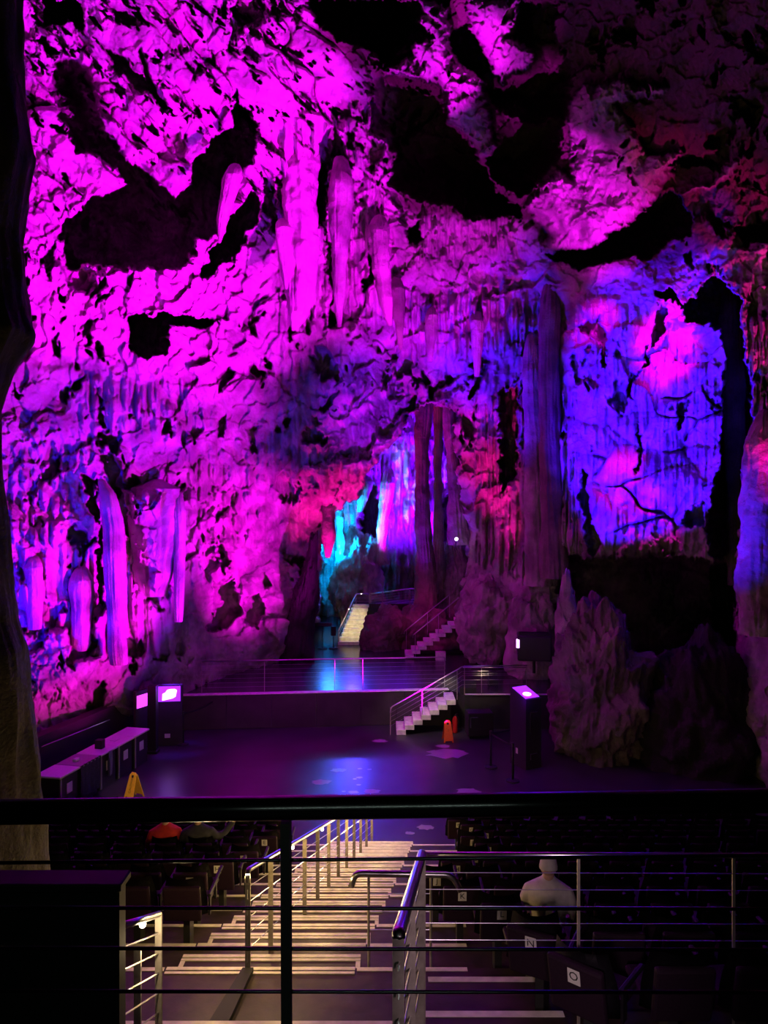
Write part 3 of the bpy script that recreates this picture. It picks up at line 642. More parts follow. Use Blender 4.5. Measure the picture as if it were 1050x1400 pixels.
for px, w_, lab in ((639, 0.55, 'black wedge monitor on the stage end, nearer the steps'), (674, 0.3, 'smaller black wedge monitor farther along the stage end')):
    c = at(px, 928 if w_ > 0.4 else 922, 23.9 if w_ > 0.4 else 25.0)
    t = thing('stage_monitor', lab, 'speaker', (c.x, c.y, 1.11)); b = BM()
    vs = [(-w_/2, 0.0), (w_/2, 0.0)]
    for x in (-w_/2, w_/2):
        pass
    f = [[b.verts.new((x, y, z)) for y, z in ((-0.2, 0), (-0.16, 0.18), (0.05, 0.38), (0.2, 0.36), (0.2, 0))] for x in (-w_/2, w_/2)]
    b.faces.new(f[0]); b.faces.new(f[1][::-1])
    for i in range(5): b.faces.new([f[0][i], f[1][i], f[1][(i+1) % 5], f[0][(i+1) % 5]])
    bmesh.ops.recalc_face_normals(b, faces=b.faces)
    obj('cabinet', b, M['black'], t)
    g = BM(); box(g, -w_/2+0.03, w_/2-0.03, -0.165, -0.15, 0.03, 0.16); obj('grille', g, M['dmetal'], t)
# yellow lit steps at the left rear
ys = thing('rear_steps', 'yellow lit flight of concrete steps rising at the rear left', 'steps', (-1.6, 33, 1.11))
for i in range(10):
    z = 1.10+0.15*(i+1); y = 32.4+0.27*i; x0 = -2.05+0.062*i; x1 = -1.08+0.04*i+(0.12 if i == 0 else 0)
    b = BM(); rbox(b, x0, x1, y, y+0.3, z-0.15, z, 0.012, 1); wp(obj('step', b, M['edge']), ys)
wk = thing('rear_walkway', 'rear walkway slab behind the rocks with steel railing in front', 'walkway', (0, 35.4, 2.4))
wp(obj('slab', one(prism, [(-1.5, 35.0), (3.4, 35.0), (3.4, 36.6), (-1.5, 36.6)], 2.4, 2.6), M['conc']), wk)
wp(obj('retaining_wall', one(prism, [(-1.0, 35.05), (3.4, 35.05), (3.4, 35.3), (-1.0, 35.3)], 1.1, 2.4), M['fascia']), wk)
a0 = at(463, 862, 32.4); a1 = at(487, 812, 35.0); a2 = at(505, 812, 35.1); a3 = at(560, 805, 35.2); a4 = at(616, 806, 35.0)
railing('rear_railing', 'steel railing climbing beside the yellow lit steps, one warm lamp on it', 'railing', [(Vector((a0.x, a0.y, 1.25)), a0.z-1.25), (Vector((a1.x, a1.y, 2.5)), a1.z-2.5), (Vector((a2.x, a2.y, 2.5)), a2.z-2.5)], [a0, a1, a2], 0.03, 4, 0.2, 0.18, cab_r=0.008, postw=(0.05, 0.05), lamps=[at(477, 833, 33.8), at(494, 812, 35.0)])
railing('rear_railing', 'horizontal steel railing along the rear walkway', 'railing', [(Vector((p.x, p.y, 2.6)), p.z-2.6) for p in (at(507, 812, 35.1), at(523, 809, 35.1), at(560, 805, 35.1), at(594, 806, 35.1), at(616, 808, 35.1))], [at(507, 812, 35.1), a3, a4], 0.03, 5, 0.14, 0.12, cab_r=0.008, postw=(0.05, 0.05))
# violet steps at the right rear
rs = thing('side_steps', 'violet flight of open concrete steps rising to the right before the boulder', 'steps', (0.9, 29.8, 1.1))
for i in range(10):
    x = 0.86+0.255*i; z = 1.10+0.17*(i+1)
    b = BM(); rbox(b, x, x+0.34, 29.3, 30.5, z-0.13, z, 0.01, 1); wp(obj('tread', b, M['edge']), rs)
wp(obj('stringer', one(prism, [(0.9, 30.5), (3.5, 30.5), (3.5, 30.6), (0.9, 30.6)], 1.1, 1.2), M['fascia']), rs)
for dep, p0, p1, lab in ((30.7, (553, 863), (616, 812), 'upper slanting handrail of the violet steps'), (29.4, (565, 868), (634, 812), 'lower slanting handrail of the violet steps')):
    q0 = at(*p0, dep); q1 = at(*p1, dep)
    t = thing('handrail', lab, 'handrail', (q0.x, q0.y, 1.1)); wp(obj('rail', one(tube, [q0-Vector((0.02, 0, 0.12)), q0, q1], 0.022, 8), M['steel'], smooth=True), t)
    for k in (0.04, 0.5, 0.98):
        q = q0.lerp(q1, k); wp(obj('post', one(tube, [(q.x, q.y, max(1.1, q.z-0.95)), q], 0.014, 8), M['steel']), t)
b = BM(); rbox(b, 2.05, 2.45, 29.0, 29.25, 1.1, 1.45); tag(obj('concrete_block', b, M['edge']), 'small pale block under the violet steps', 'block')
c = at(572, 800, 35.6); t = thing('pole', 'tall thin white pole behind the rear railing', 'pole', (c.x, c.y, 2.6))
obj('shaft', one(tube, [(0, 0, 0), (0, 0, 1.95)], 0.035, 10), M['white'], t, smooth=True); obj('foot', one(tube, [(0, 0, 0), (0, 0, 0.05)], 0.12, 14), M['white'], t)
c = at(594, 788, 36.4); t = thing('projection_screen', 'blue cloth screen on a stand before the violet column', 'screen', (c.x, c.y, 2.6))
b = BM(); rbox(b, -0.42, 0.42, -0.02, 0.02, 0.3, 1.95, 0.008, 1); obj('cloth', b, M['bluescreen'], t)
for x in (-0.44, 0.44): obj('frame', one(flatbar, (x, 0, 0), (x, 0, 2.0), 0.035, 0.035), M['steel'], t)
for px, hh, lab in ((441, 0.95, 'left of two dark reading stands by the cyan light'), (456, 0.8, 'right reading stand, narrower, before the cyan light')):
    c = at(px, 884, 31.6); t = thing('reading_stand', lab, 'stand', (c.x, c.y, 1.11))
    obj('post', one(tube, [(0, 0, 0), (0, 0, hh)], 0.022, 8), M['dmetal'], t); obj('base', one(tube, [(0, 0, 0), (0, 0, 0.03)], 0.2, 16), M['dmetal'], t)
    b = BM(); rbox(b, -0.4 if px < 450 else -0.11, 0.4 if px < 450 else 0.11, -0.03, 0.03, 0, 0.16 if px < 450 else 0.4, 0.01, 1)
    q = obj('board', b, M['black'], t); q.location = (0, -0.03, hh if px < 450 else hh-0.25); q.rotation_euler = (-0.5 if px < 450 else 0, 0, 0)
for (px, py, d, lab) in ((624, 737, 30.5, 'tiny bright white lamp beside the arch column'),):
    c = at(px, py, d); t = thing('spot_lamp', lab, 'lamp', c); b = BM(); bmesh.ops.create_icosphere(b, subdivisions=2, radius=0.07); obj('bulb', b, M['bulbw'], t)
    obj('bracket', one(tube, [(0, 0.02, -0.02), (0, 0.5, -0.35)], 0.02, 8), M['dmetal'], t)
# lamp housing on the tall boulder
c = at(730, 884, 24.9); t = thing('lamp_housing', 'bulky black lamp housing with a small lit violet window', 'lamp', (c.x, c.y, c.z), -0.15)
b = BM(); rbox(b, -0.56, 0.56, -0.45, 0.45, -0.42, 0.42, 0.05, 2); obj('housing', b, M['dmetal'], t)
b = BM(); rbox(b, -0.60, -0.50, -0.47, -0.30, 0.02, 0.30, 0.01, 1); obj('window', b, emis('lamp_window', (0.85, 0.4, 1.0), 3.0), t)
obj('stand', one(tube, [(0, 0, -0.9), (0, 0, -0.42)], 0.05, 8), M['dmetal'], t)
for k in (-0.2, 0.0, 0.2): obj('cooling_fin', one(box, -0.5, 0.5, k-0.02, k+0.02, 0.42, 0.47), M['dmetal'], t)

# ---------------------------------------------------------------- hall furniture
def counter(c, rz, lab, cloth=False):
    t = thing('counter', lab, 'counter', c, rz, None)
    b = BM(); rbox(b, -0.34, 0.34, -0.30, 0.30, 0.0, 0.86, 0.01, 1); obj('body', b, M['dmetal'], t)
    b = BM(); rbox(b, -0.38, 0.38, -0.35, 0.35, 0.86, 0.91, 0.012, 1); obj('worktop', b, M['white'] if not cloth else M['wood'], t)
    b = BM(); rbox(b, -0.335, -0.285, -0.33, -0.30, 0.02, 0.85, 0.005, 1); obj('frame', b, M['wood'], t)
    if not cloth:
        b = BM(); box(b, -0.08, 0.12, -0.315, -0.302, 0.42, 0.66); obj('notice', b, M['white'], t)
    else:
        b = BM(); n = 14
        for s_ in (-1,):
            ring = [[b.verts.new((-0.39+0.78*k/n, -0.355-0.02*math.sin(k*2.3)-0.03*(1-zz)*math.sin(k*1.7), 0.15+0.77*zz)) for k in range(n+1)] for zz in (0, 0.3, 0.7, 1)]
            for a_, b_ in zip(ring, ring[1:]):
                for k in range(n): b.faces.new([a_[k], a_[k+1], b_[k+1], b_[k]])
        obj('cloth', b, M['darkcloth'], t, smooth=True)
    return t
A = Vector((-7.75, 16.9, 0)); B = Vector((-6.95, 20.6, 0)); ang = math.atan2(B.y-A.y, B.x-A.x)
cl = ['nearest counter at the left, bluish white top', 'second counter, covered by a dark cloth', 'middle counter with pink lit top', 'fourth counter from the near end, pink top and paper notice', 'farthest counter, pink top beside the black post']
for i in range(5): counter(A.lerp(B, (i+0.4)/4.8), ang-0.0, cl[i], i == 1)
def small(name, lab, cat, px, py, d, dims, mat, group=None, rz=0.3):
    c = at(px, py, d); t = thing(name, lab, cat, c, rz); b = BM(); rbox(b, -dims[0]/2, dims[0]/2, -dims[1]/2, dims[1]/2, 0, dims[2], 0.004, 1); obj('body', b, M[mat], t)
    b = BM(); rbox(b, -dims[0]*0.4, dims[0]*0.4, -dims[1]*0.4, dims[1]*0.4, dims[2], dims[2]+0.012, 0.003, 1); obj('top', b, M['white'], t); return t
for f_, nm, lab, dm in ((0.22, 'napkin_box', 'small white box on the cloth covered counter', (0.16, 0.1, 0.06)), (0.66, 'tray', 'flat white tray on the fourth counter', (0.22, 0.16, 0.02)), (0.48, 'box', 'dark box standing on the middle counter', (0.16, 0.2, 0.22))):
    p = A.lerp(B, f_+0.05); t = thing(nm, lab, nm.split('_')[-1], (p.x, p.y, 0.912), ang)
    b = BM(); rbox(b, -dm[0]/2, dm[0]/2, -dm[1]/2, dm[1]/2, 0, dm[2], 0.004, 1); obj('body', b, M['white' if nm != 'box' else 'black'], t)
p = A.lerp(B, 0.52); t = thing('cloth', 'pale greenish cloth hanging over the front of the middle counter', 'cloth', (p.x+0.33, p.y-0.1, 0.9)); b = BM(); n = 10
ring = [[b.verts.new((0.04*math.sin(k*1.9+zz*2), -0.12+0.24*k/n*(1-zz*0.4), -0.62*zz)) for k in range(n+1)] for zz in (0, 0.25, 0.5, 0.8, 1)]
for a_, b_ in zip(ring, ring[1:]):
    for k in range(n): b.faces.new([a_[k], a_[k+1], b_[k+1], b_[k]])
bmesh.ops.solidify(b, geom=b.faces[:], thickness=0.012); obj('fold', b, simple('pale_green_cloth', (0.4, 0.5, 0.45), 0.9), t, smooth=True)
q0 = at(57, 1021, 18.2); q1 = at(150, 984, 21.0); t = thing('wall_handrail', 'thin steel handrail on the dark wall behind the counters', 'handrail', (q0.x, q0.y, q0.z-0.1))
wp(obj('rail', one(tube, [q0, q1], 0.014, 8), M['steel']), t)
for k in (0.1, 0.5, 0.9):
    q = q0.lerp(q1, k); wp(obj('bracket', one(tube, [q, q+Vector((-0.15, 0, -0.06))], 0.008, 6), M['steel']), t)
# low dark wall behind the counters
tag(obj('trim_1', one(prism, [(-9.6, 16.0), (-9.3, 16.0), (-7.0, 24.6), (-7.3, 24.8)], 0, 1.35), M['fascia']), kind='structure')
# lit information panels by the left wall
c = at(228, 1010, 21.9); t = thing('information_panel', 'tall panel with a glowing violet screen and white patch by the left wall', 'information panel', (c.x, c.y, 0), 0.12)
b = BM(); rbox(b, -0.46, 0.46, 0.0, 0.14, 0.0, 1.82, 0.012, 1); obj('board', b, M['fascia'], t)
b = BM(); box(b, -0.36, 0.40, -0.02, -0.002, 1.33, 1.78); obj('screen', b, M['screen'], t)
b = BM(); ptsq = [(-0.13, 1.36), (0.17, 1.42), (0.26, 1.47), (0.30, 1.66), (0.24, 1.70), (0.12, 1.70), (0.02, 1.68), (-0.04, 1.6), (-0.12, 1.56)]
v1 = [b.verts.new((x, -0.021, z)) for x, z in ptsq]; v2 = [b.verts.new((x, -0.028, z)) for x, z in ptsq]; b.faces.new(v2[::-1]); b.faces.new(v1)
for i in range(len(v1)): b.faces.new([v1[i], v2[i], v2[(i+1) % len(v1)], v1[(i+1) % len(v1)]])
obj('picture', b, M['glare'], t)
b = BM(); box(b, -0.06, 0.10, -0.02, -0.002, 0.24, 0.36); obj('sticker', b, M['white'], t)
c = at(196, 1010, 21.6); t = thing('information_panel', 'narrow panel seen edge on, with a pink lit strip, left of the black post', 'information panel', (c.x, c.y, 0), 1.1)
b = BM(); rbox(b, -0.3, 0.3, 0, 0.1, 0, 1.75, 0.01, 1); obj('board', b, M['fascia'], t)
b = BM(); box(b, -0.26, 0.26, -0.012, -0.001, 1.25, 1.62); obj('screen', b, emis('pink_screen', (0.9, 0.08, 1.0), 1.2), t)
c = at(209, 1016, 21.3); t = thing('post', 'thick black post between the two lit panels', 'post', (c.x, c.y, 0))
obj('shaft', one(flatbar, (0, 0, 0), (0, 0, 1.95), 0.24, 0.24), M['black'], t); b = BM(); rbox(b, -0.16, 0.16, -0.16, 0.16, 0, 0.08); obj('foot', b, M['black'], t)
c = at(183, 975, 23.6); t = thing('wall_cabinet', 'dim cabinet outlined in thin grey frame on the left wall', 'cabinet', (c.x-0.1, c.y, 0.35))
b = BM(); rbox(b, -0.3, 0.3, 0, 0.2, 0, 1.1); obj('body', b, M['fascia'], t)
b = BM(); box(b, -0.26, -0.235, -0.012, 0, 0.1, 1.0); box(b, -0.26, 0.24, -0.012, 0, 0.975, 1.0); obj('frame', b, M['steel'], t)
lamp(at(228, 942, 21.4)+Vector((0, 0, 0)), VIO, 14, 0.1)
spot((-6.5, 22.2, 2.6), (-6.1, 21.6, 0), (0.12, 0.02, 1), 260, 40, 0.5)
# stanchions
def stanchion(px, py, lab):
    d = 7000.0/(py-700); c = at(px, py, d); t = thing('stanchion', lab, 'stanchion', (c.x, c.y, 0))
    obj('post', one(tube, [(0, 0, 0.02), (0, 0, 0.95)], 0.032, 12), M['black'], t, smooth=True)
    obj('base', one(tube, [(0, 0, 0), (0, 0, 0.03), (0, 0, 0.05)], 0.17, 20, rr=[0.18, 0.17, 0.06]), M['black'], t)
    obj('belt_head', one(tube, [(0, 0, 0.90), (0, 0, 1.0)], 0.042, 12), M['dmetal'], t); return c
def belt(a, b_, lab, z=0.93, sag=0.03):
    a = Vector((a.x, a.y, z)); b_ = Vector((b_[0], b_[1], z)); d = (b_-a); n = 10; bm = BM(); pr = None
    a = a+d.normalized()*0.045; d = b_-a
    side = Vector((-d.y, d.x, 0)).normalized()*0.004
    for k in range(n+1):
        p = a+d*(k/n)-Vector((0, 0, sag*4*(k/n)*(1-k/n)))
        cur = [bm.verts.new(p+side+Vector((0, 0, 0.025))), bm.verts.new(p-side+Vector((0, 0, 0.025))), bm.verts.new(p-side-Vector((0, 0, 0.025))), bm.verts.new(p+side-Vector((0, 0, 0.025)))]
        if pr:
            for i in range(4): bm.faces.new([pr[i], pr[(i+1) % 4], cur[(i+1) % 4], cur[i]])
        pr = cur
    tag(obj('barrier_belt', bm, M['black']), lab, 'belt')
s1 = stanchion(250, 1018, 'black stanchion before the glowing violet screen'); s2 = stanchion(296, 995, 'black stanchion near the left end of the stage')
belt(s1, (s2.x, s2.y), 'black belt between the two left stanchions', sag=0.08)
s3 = stanchion(671, 1049, 'farther of the two black stanchions before the tall kiosk'); s4 = stanchion(701, 1068, 'nearer of the two black stanchions before the tall kiosk')
belt(s3, (s4.x, s4.y), 'black belt between the two right stanchions'); belt(s3, (3.75, 20.6), 'black belt from the farther right stanchion to the kiosk')
# kiosk at the right
c = at(722, 1052, 19.9); t = thing('kiosk', 'tall dark kiosk with a lit violet sloping top', 'kiosk', (c.x, c.y+0.35, 0), 0.5)
b = BM(); f = [[b.verts.new((x, y, z)) for y, z in ((-0.34, 0), (-0.34, 1.90), (0.34, 2.12), (0.34, 0))] for x in (-0.27, 0.27)]
b.faces.new(f[0]); b.faces.new(f[1][::-1])
for i in range(4): b.faces.new([f[0][i], f[1][i], f[1][(i+1) % 4], f[0][(i+1) % 4]])
bmesh.ops.recalc_face_normals(b, faces=b.faces); obj('body', b, M['dmetal'], t)
b = BM(); box(b, -0.24, 0.24, -0.30, 0.30, 0.004, 0.014); q = obj('screen', b, M['screen'], t); q.location = (0, 0, 2.01); q.rotation_euler = (math.atan2(0.22, 0.68), 0, 0)
b = BM(); bmesh.ops.create_cone(b, cap_ends=True, segments=20, radius1=0.12, radius2=0.12, depth=0.006); q = obj('picture', b, M['glare'], t); q.location = (-0.05, -0.12, 1.995); q.rotation_euler = (math.atan2(0.22, 0.68), 0, 0); q.scale = (1.1, 0.8, 1)
b = BM(); box(b, -0.12, -0.10, -0.352, -0.341, 0.95, 1.55); box(b, -0.12, 0.12, -0.352, -0.341, 1.53, 1.55); obj('trim_line', b, M['steel'], t)
b = BM(); box(b, -0.12, -0.10, -0.352, -0.341, 0.25, 0.42); box(b, -0.12, 0.12, -0.352, -0.341, 0.40, 0.42); obj('trim_line', b, M['steel'], t)
b = BM(); box(b, -0.281, -0.271, 0.0, 0.08, 0.35, 0.5); obj('sticker', b, M['white'], t)
lamp(at(715, 952, 19.7), VIO, 10, 0.1)
# dark equipment on the floor below the stage end
c = at(655, 985, 22.8); t = thing('flight_case', 'dark equipment case against the stage below the side railing', 'case', (c.x, c.y, 0.0), 0.1)
b = BM(); rbox(b, -0.4, 0.4, -0.25, 0.25, 0.08, 0.8, 0.02, 1); obj('body', b, M['black'], t)
b = BM(); box(b, -0.34, -0.31, -0.262, -0.25, 0.35, 0.68); box(b, -0.34, -0.1, -0.262, -0.25, 0.66, 0.68); obj('frame', b, M['steel'], t)
for x in (-0.33, 0.33):
    for y in (-0.18, 0.18):
        b = BM(); bmesh.ops.create_cone(b, cap_ends=True, segments=12, radius1=0.04, radius2=0.04, depth=0.03, matrix=Matrix.Translation((x, y, 0.04)) @ Matrix.Rotation(PI/2, 4, 'Y')); obj('wheel', b, M['dmetal'], t)
c = at(622, 990, 23.2); t = thing('fire_extinguisher', 'small red fire extinguisher standing against the stage', 'extinguisher', (c.x, c.y, 0.0))
obj('cylinder', one(tube, [(0, 0, 0), (0, 0, 0.03), (0, 0, 0.42), (0, 0, 0.5), (0, 0, 0.53)], 0.08, 16, rr=[0.075, 0.08, 0.08, 0.05, 0.025]), M['red'], t, smooth=True)
obj('valve', one(tube, [(0, 0, 0.53), (0, 0, 0.58), (0.07, -0.02, 0.60)], 0.018, 8), M['black'], t); obj('hose', one(tube, curve_pts([(0, 0, 0.56), (0.12, -0.02, 0.5), (0.1, -0.03, 0.2)], 5, 0.1), 0.012, 8), M['black'], t)
def aframe(px, py, mat, lab, rz, txt):
    d = 7000.0/(py-700); c = at(px, py, d); t = thing('wet_floor_sign', lab, 'sign', (c.x, c.y, 0), rz)
    for s_, nm in ((-1, 'front_panel'), (1, 'rear_panel')):
        b = BM(); n = 8; pts = [(-0.15, 0), (-0.11, 0.0), (-0.10, 0.05), (0.10, 0.05), (0.11, 0), (0.15, 0), (0.10, 0.60), (0.05, 0.64), (-0.05, 0.64), (-0.10, 0.60)]
        v1 = [b.verts.new((x, -0.008, z)) for x, z in pts]; v2 = [b.verts.new((x, 0.008, z)) for x, z in pts]; b.faces.new(v1[::-1]); b.faces.new(v2)
        for i in range(len(pts)): b.faces.new([v1[i], v2[i], v2[(i+1) % len(pts)], v1[(i+1) % len(pts)]])
        bmesh.ops.recalc_face_normals(b, faces=b.faces)
        q = obj(nm, b, M[mat], t); q.location = (0, s_*0.19, 0); q.rotation_euler = (s_*0.29, 0, 0)
        if s_ < 0:
            lettering('lettering', txt, 0.085, q, (0, -0.0095, 0.36), (PI/2, -PI/2, 0) if mat == 'yellow' else (PI/2, 0, 0))
            b = BM(); box(b, -0.03, 0.03, -0.0095, -0.008, 0.53, 0.59); obj('logo_patch', b, M['ink'], q)
    b = BM(); tube(b, [(-0.06, 0, 0.615), (0.06, 0, 0.615)], 0.014, 8); obj('hinge', b, M[mat], t)
aframe(183, 1091, 'yellow', 'yellow folding floor sign with dark lettering by the near railing', -0.45, 'CAUTION')
aframe(612, 1013, 'orange', 'orange folding floor sign at the foot of the stage steps', 0.1, '!')
# puddles on the hall floor
pr_ = random.Random(5)
for i, (px, py, r_) in enumerate([(462,1053,0.20),(440,1069,0.24),(492,1051,0.06),(492,1063,0.08),(485,1065,0.05),(508,1082,0.2),(484,1083,0.13),(505,1052,0.06),(470,1082,0.05),(612,1030,0.55),(640,1082,0.3),(520,1013,0.2),(560,1139,0.1),(582,1131,0.18),(490,1073,0.06),(605,1020,0.2)]):
    d = 7000.0/(py-700); c = at(px, py, d); b = BM(); n = 18
    top = [b.verts.new((r_*(1+0.25*pr_.uniform(-1, 1))*math.cos(2*PI*k/n), 0.7*r_*(1+0.25*pr_.uniform(-1, 1))*math.sin(2*PI*k/n), 0.004)) for k in range(n)]
    bot = [b.verts.new((v.co.x*1.05, v.co.y*1.05, 0.0)) for v in top]; b.faces.new(top)
    for k in range(n): b.faces.new([bot[k], bot[(k+1) % n], top[(k+1) % n], top[k]])
    o = obj('puddle', b, M['puddle']); o.location = (c.x, c.y, 0.001)
    big = {0: 'blue puddle with painted glint in the middle of the hall floor, right of the left one', 1: 'blue puddle with painted glint farthest left of the middle cluster', 5: 'blue puddle with painted glint touching the near rail line, right of the cluster', 6: 'pale puddle with painted glint nearest the rail, left of its bigger neighbour', 9: 'widest violet puddle in front of the orange floor sign', 10: 'faint wide puddle near the rail, right of the cluster', 11: 'faint puddle below the stage edge, left of the steps', 15: 'small puddle touching the orange floor sign', 12: 'small blue puddle with painted glint just past the foot of the aisle stairs', 13: 'larger blue puddle with painted glint right of the foot of the aisle stairs'}
    tag(o, big.get(i, 'tiny pale blue puddle with painted glint in the middle cluster on the hall floor'), 'puddle', None if i in big else 'puddles with painted glints on the hall floor')

# ---------------------------------------------------------------- raked seating, aisle steps
def zr(d): return 4.85-0.31*d
PITCH = 0.8
def E(j): return 15.65-PITCH*j                    # far edge of platform j
def zj(j): return 0.248*j
rk = thing('seating_terrace', 'raked concrete terrace of rows with pale painted row edges', 'terrace', (0, 15.65, 0))
def xl(d): return -2.03+0.11*(d-6.87)
def xr(d): return -0.27+0.104*(d-6.87)
for j in range(1, 12):
    y1 = E(j); y0 = E(j+1) if j < 11 else 5.78
    wp(obj('row_platform', one(prism, [(-10.5, y0), (10.5, y0), (10.5, y1), (-10.5, y1)], zj(j)-0.5 if j > 1 else 0.0, zj(j)), M['conc']), rk)
    w_ = 0.05
    xe = 0.5+xr(y1) if j > 3 else xr(y1)+0.9
    wp(obj('row_edge', one(prism, [(xr(y1)+0.02, y1-w_), (xr(y1)+1.05, y1-w_), (xr(y1)+1.05, y1+0.004), (xr(y1)+0.02, y1+0.004)], zj(j)+0.001, zj(j)+0.006), M['nosing']), rk)
    wp(obj('row_edge', one(prism, [(xl(y1)-1.3, y1-w_), (xl(y1)-0.02, y1-w_), (xl(y1)-0.02, y1+0.004), (xl(y1)-1.3, y1+0.004)], zj(j)+0.001, zj(j)+0.006), M['nosing']), rk)
wp(obj('row_platform', one(prism, [(-4, 3.0), (0.1, 3.0), (0.1, 5.78), (-4, 5.78)], 2.5, 2.97), M['conc']), rk)
wp(obj('row_edge', one(prism, [(-2.2, 5.73), (0.1, 5.73), (0.1, 5.785), (-2.2, 5.785)], 2.971, 2.976), M['nosing']), rk)
for k, (y1, z, xa, xb) in enumerate(((6.33, 2.97, 0.38, 1.34), (5.56, 3.2, 0.245, 1.36), (4.8, 3.43, 0.2, 1.3))):
    y0 = (5.56, 4.8, 3.6)[k]
    wp(obj('row_platform', one(prism, [(0.12, y0), (9, y0), (9, y1), (0.12, y1)], z-0.4, z), M['conc']), rk)
    wp(obj('row_edge', one(prism, [(xa, y1-0.06), (xb, y1-0.06), (xb, y1+0.004), (xa, y1+0.004)], z+0.001, z+0.006), M['nosing']), rk)
ai = thing('aisle_stairs', 'lit central aisle stairs with ribbed metal nosings', 'stairs', (-0.8, 11, 0))
def tread(y1, z, depth):
    xa, xb = xl(y1), xr(y1)
    b = BM(); box(b, xa, xb, y1-0.095, y1-0.06, z+0.001, z+0.009); box(b, xa, xb, y1-0.04, y1+0.006, z+0.001, z+0.009); box(b, xa, xb, y1+0.0005, y1+0.006, z-0.035, z+0.001)
    wp(obj('nosing', b, M['nosing']), ai)
for j in range(0, 12):
    if j >= 1: tread(E(j), zj(j), 0.8)
    if j < 11:                                     # half step against the next riser
        y1 = E(j+1)+0.40; z = zj(j)+0.124
        b = BM(); prism(b, [(xl(y1), E(j+1)+0.002), (xr(y1), E(j+1)+0.002), (xr(y1), y1), (xl(y1), y1)], zj(j)+0.001, z); wp(obj('half_step', b, M['conc']), ai)
        tread(y1, z, 0.4)
        for xx in (xl(y1), xr(y1)-0.045):          # painted side edges
            wp(obj('side_edge', one(prism, [(xx, E(j+1)+0.004), (xx+0.045, E(j+1)+0.004), (xx+0.045, y1-0.1), (xx, y1-0.1)], z+0.001, z+0.007), M['nosing']), ai)
# central railing with lamps
n_p = 12
foot = [Vector((-1.26+0.118*(d-6.85), d, 0)) for d in np.linspace(6.8, 15.35, n_p)]
posts = []
for p in foot:
    z = zr(p.y)+0.0; posts.append((Vector((p.x, p.y, z-0.1)), 1.0))
rl = [Vector((foot[0].x, foot[0].y, zr(foot[0].y)+0.93)), Vector((foot[-1].x, foot[-1].y, zr(foot[-1].y)+0.93))]
lmp = [rl[0].lerp(rl[1], k)+Vector((0, 0, -0.045)) for k in (0.0, 0.2, 0.4, 0.6, 0.8, 0.97)]
railing('aisle_railing', 'long steel cable railing down the middle of the lit stairs', 'railing', posts, [rl[0]+Vector((0.0, -0.03, -0.1)), rl[0], rl[1], rl[1]+Vector((0, 0.03, -0.1))], 0.024, 5, 0.16, 0.145, postw=(0.05, 0.012), lamps=lmp)
for k, p in enumerate(lmp):
    for sx in (0.28, -0.28): lamp(p+Vector((sx*1.2, 0, -0.12)), (1.0, 0.66, 0.22), 17 if k < 3 else 20, 0.02)
b = BM(); prism(b, [(-1.31, 6.78), (-1.21, 6.78), (-1.38, 5.2), (-1.62, 5.2)], 2.73, 2.78); tag(obj('floor_duct', b, M['black']), 'black floor duct running from the end post towards the viewer', 'duct')
# left short railing with lamp
p0 = at(217, 1250, 5.0); p1 = at(160, 1268, 4.25)
railing('stair_railing', 'short blue lit railing with a bright lamp at the lower left', 'railing', [(Vector((p0.x, p0.y, 2.97)), p0.z-2.97), (Vector((p0.x+0.01-0.07, 4.75, 2.97)), 1.2)], [p0, p1], 0.022, 6, 0.13, 0.135, cab_r=0.006, postw=(0.045, 0.02), lamps=[at(195, 1264, 4.7)])
lamp(at(196, 1275, 4.75)+Vector((0.08, 0, -0.05)), (1.0, 0.74, 0.40), 10, 0.02)
# right railing: slanted part, then along the row
q0 = at(545, 1276, 3.6); q1 = at(577, 1168, 5.2)
railing('landing_railing', 'thick violet lit handrail and flat posts right of the stairs', 'railing', [(Vector((p.x, p.y, p.z-1.25)), 1.25) for p in (q0+Vector((0, 0.05, 0)), q0.lerp(q1, 0.42), q0.lerp(q1, 0.85))], [q0+Vector((0, -0.01, -0.02)), q0, q1], 0.034, 6, 0.16, 0.14, cab_r=0.006, postw=(0.06, 0.014))
r0 = at(575, 1168, 5.22); r1 = at(1075, 1170, 5.22)
railing('row_railing', 'long thin railing across the right seating block', 'railing', [(Vector((at(px, 1170, 5.22).x, 5.22, 2.97 if px < 700 else 3.0)), at(px, 1170, 5.22).z-(2.97 if px < 700 else 3.0)) for px in (580, 791, 1003)], [r0, r1], 0.018, 5, 0.13, 0.12, cab_r=0.003, postw=(0.02, 0.012))
# curved barrier over the stairs
hb = [at(480, 1212, 6.9), at(486, 1194, 6.9), at(618, 1196, 6.9), at(630, 1218, 6.9)]
t = thing('barrier_rail', 'low barrier of curved steel tube across the foot of the landing', 'barrier', (0, 6.9, 2.73))
wp(obj('top_tube', one(tube, curve_pts(hb, 8, 0.1), 0.03, 12), M['steel'], smooth=True), t)
for px in (504, 589):
    c = at(px, 1196, 6.9); wp(obj('post', one(tube, [(c.x, 6.9, 2.70), (c.x, 6.9, c.z)], 0.012, 8), M['flat']), t)
for k in range(3): wp(obj('cable', one(tube, [(at(504, 0, 6.9).x, 6.9, 3.4-0.17*k), (at(589, 0, 6.9).x, 6.9, 3.4-0.17*k)], 0.004, 6), M['steel']), t)
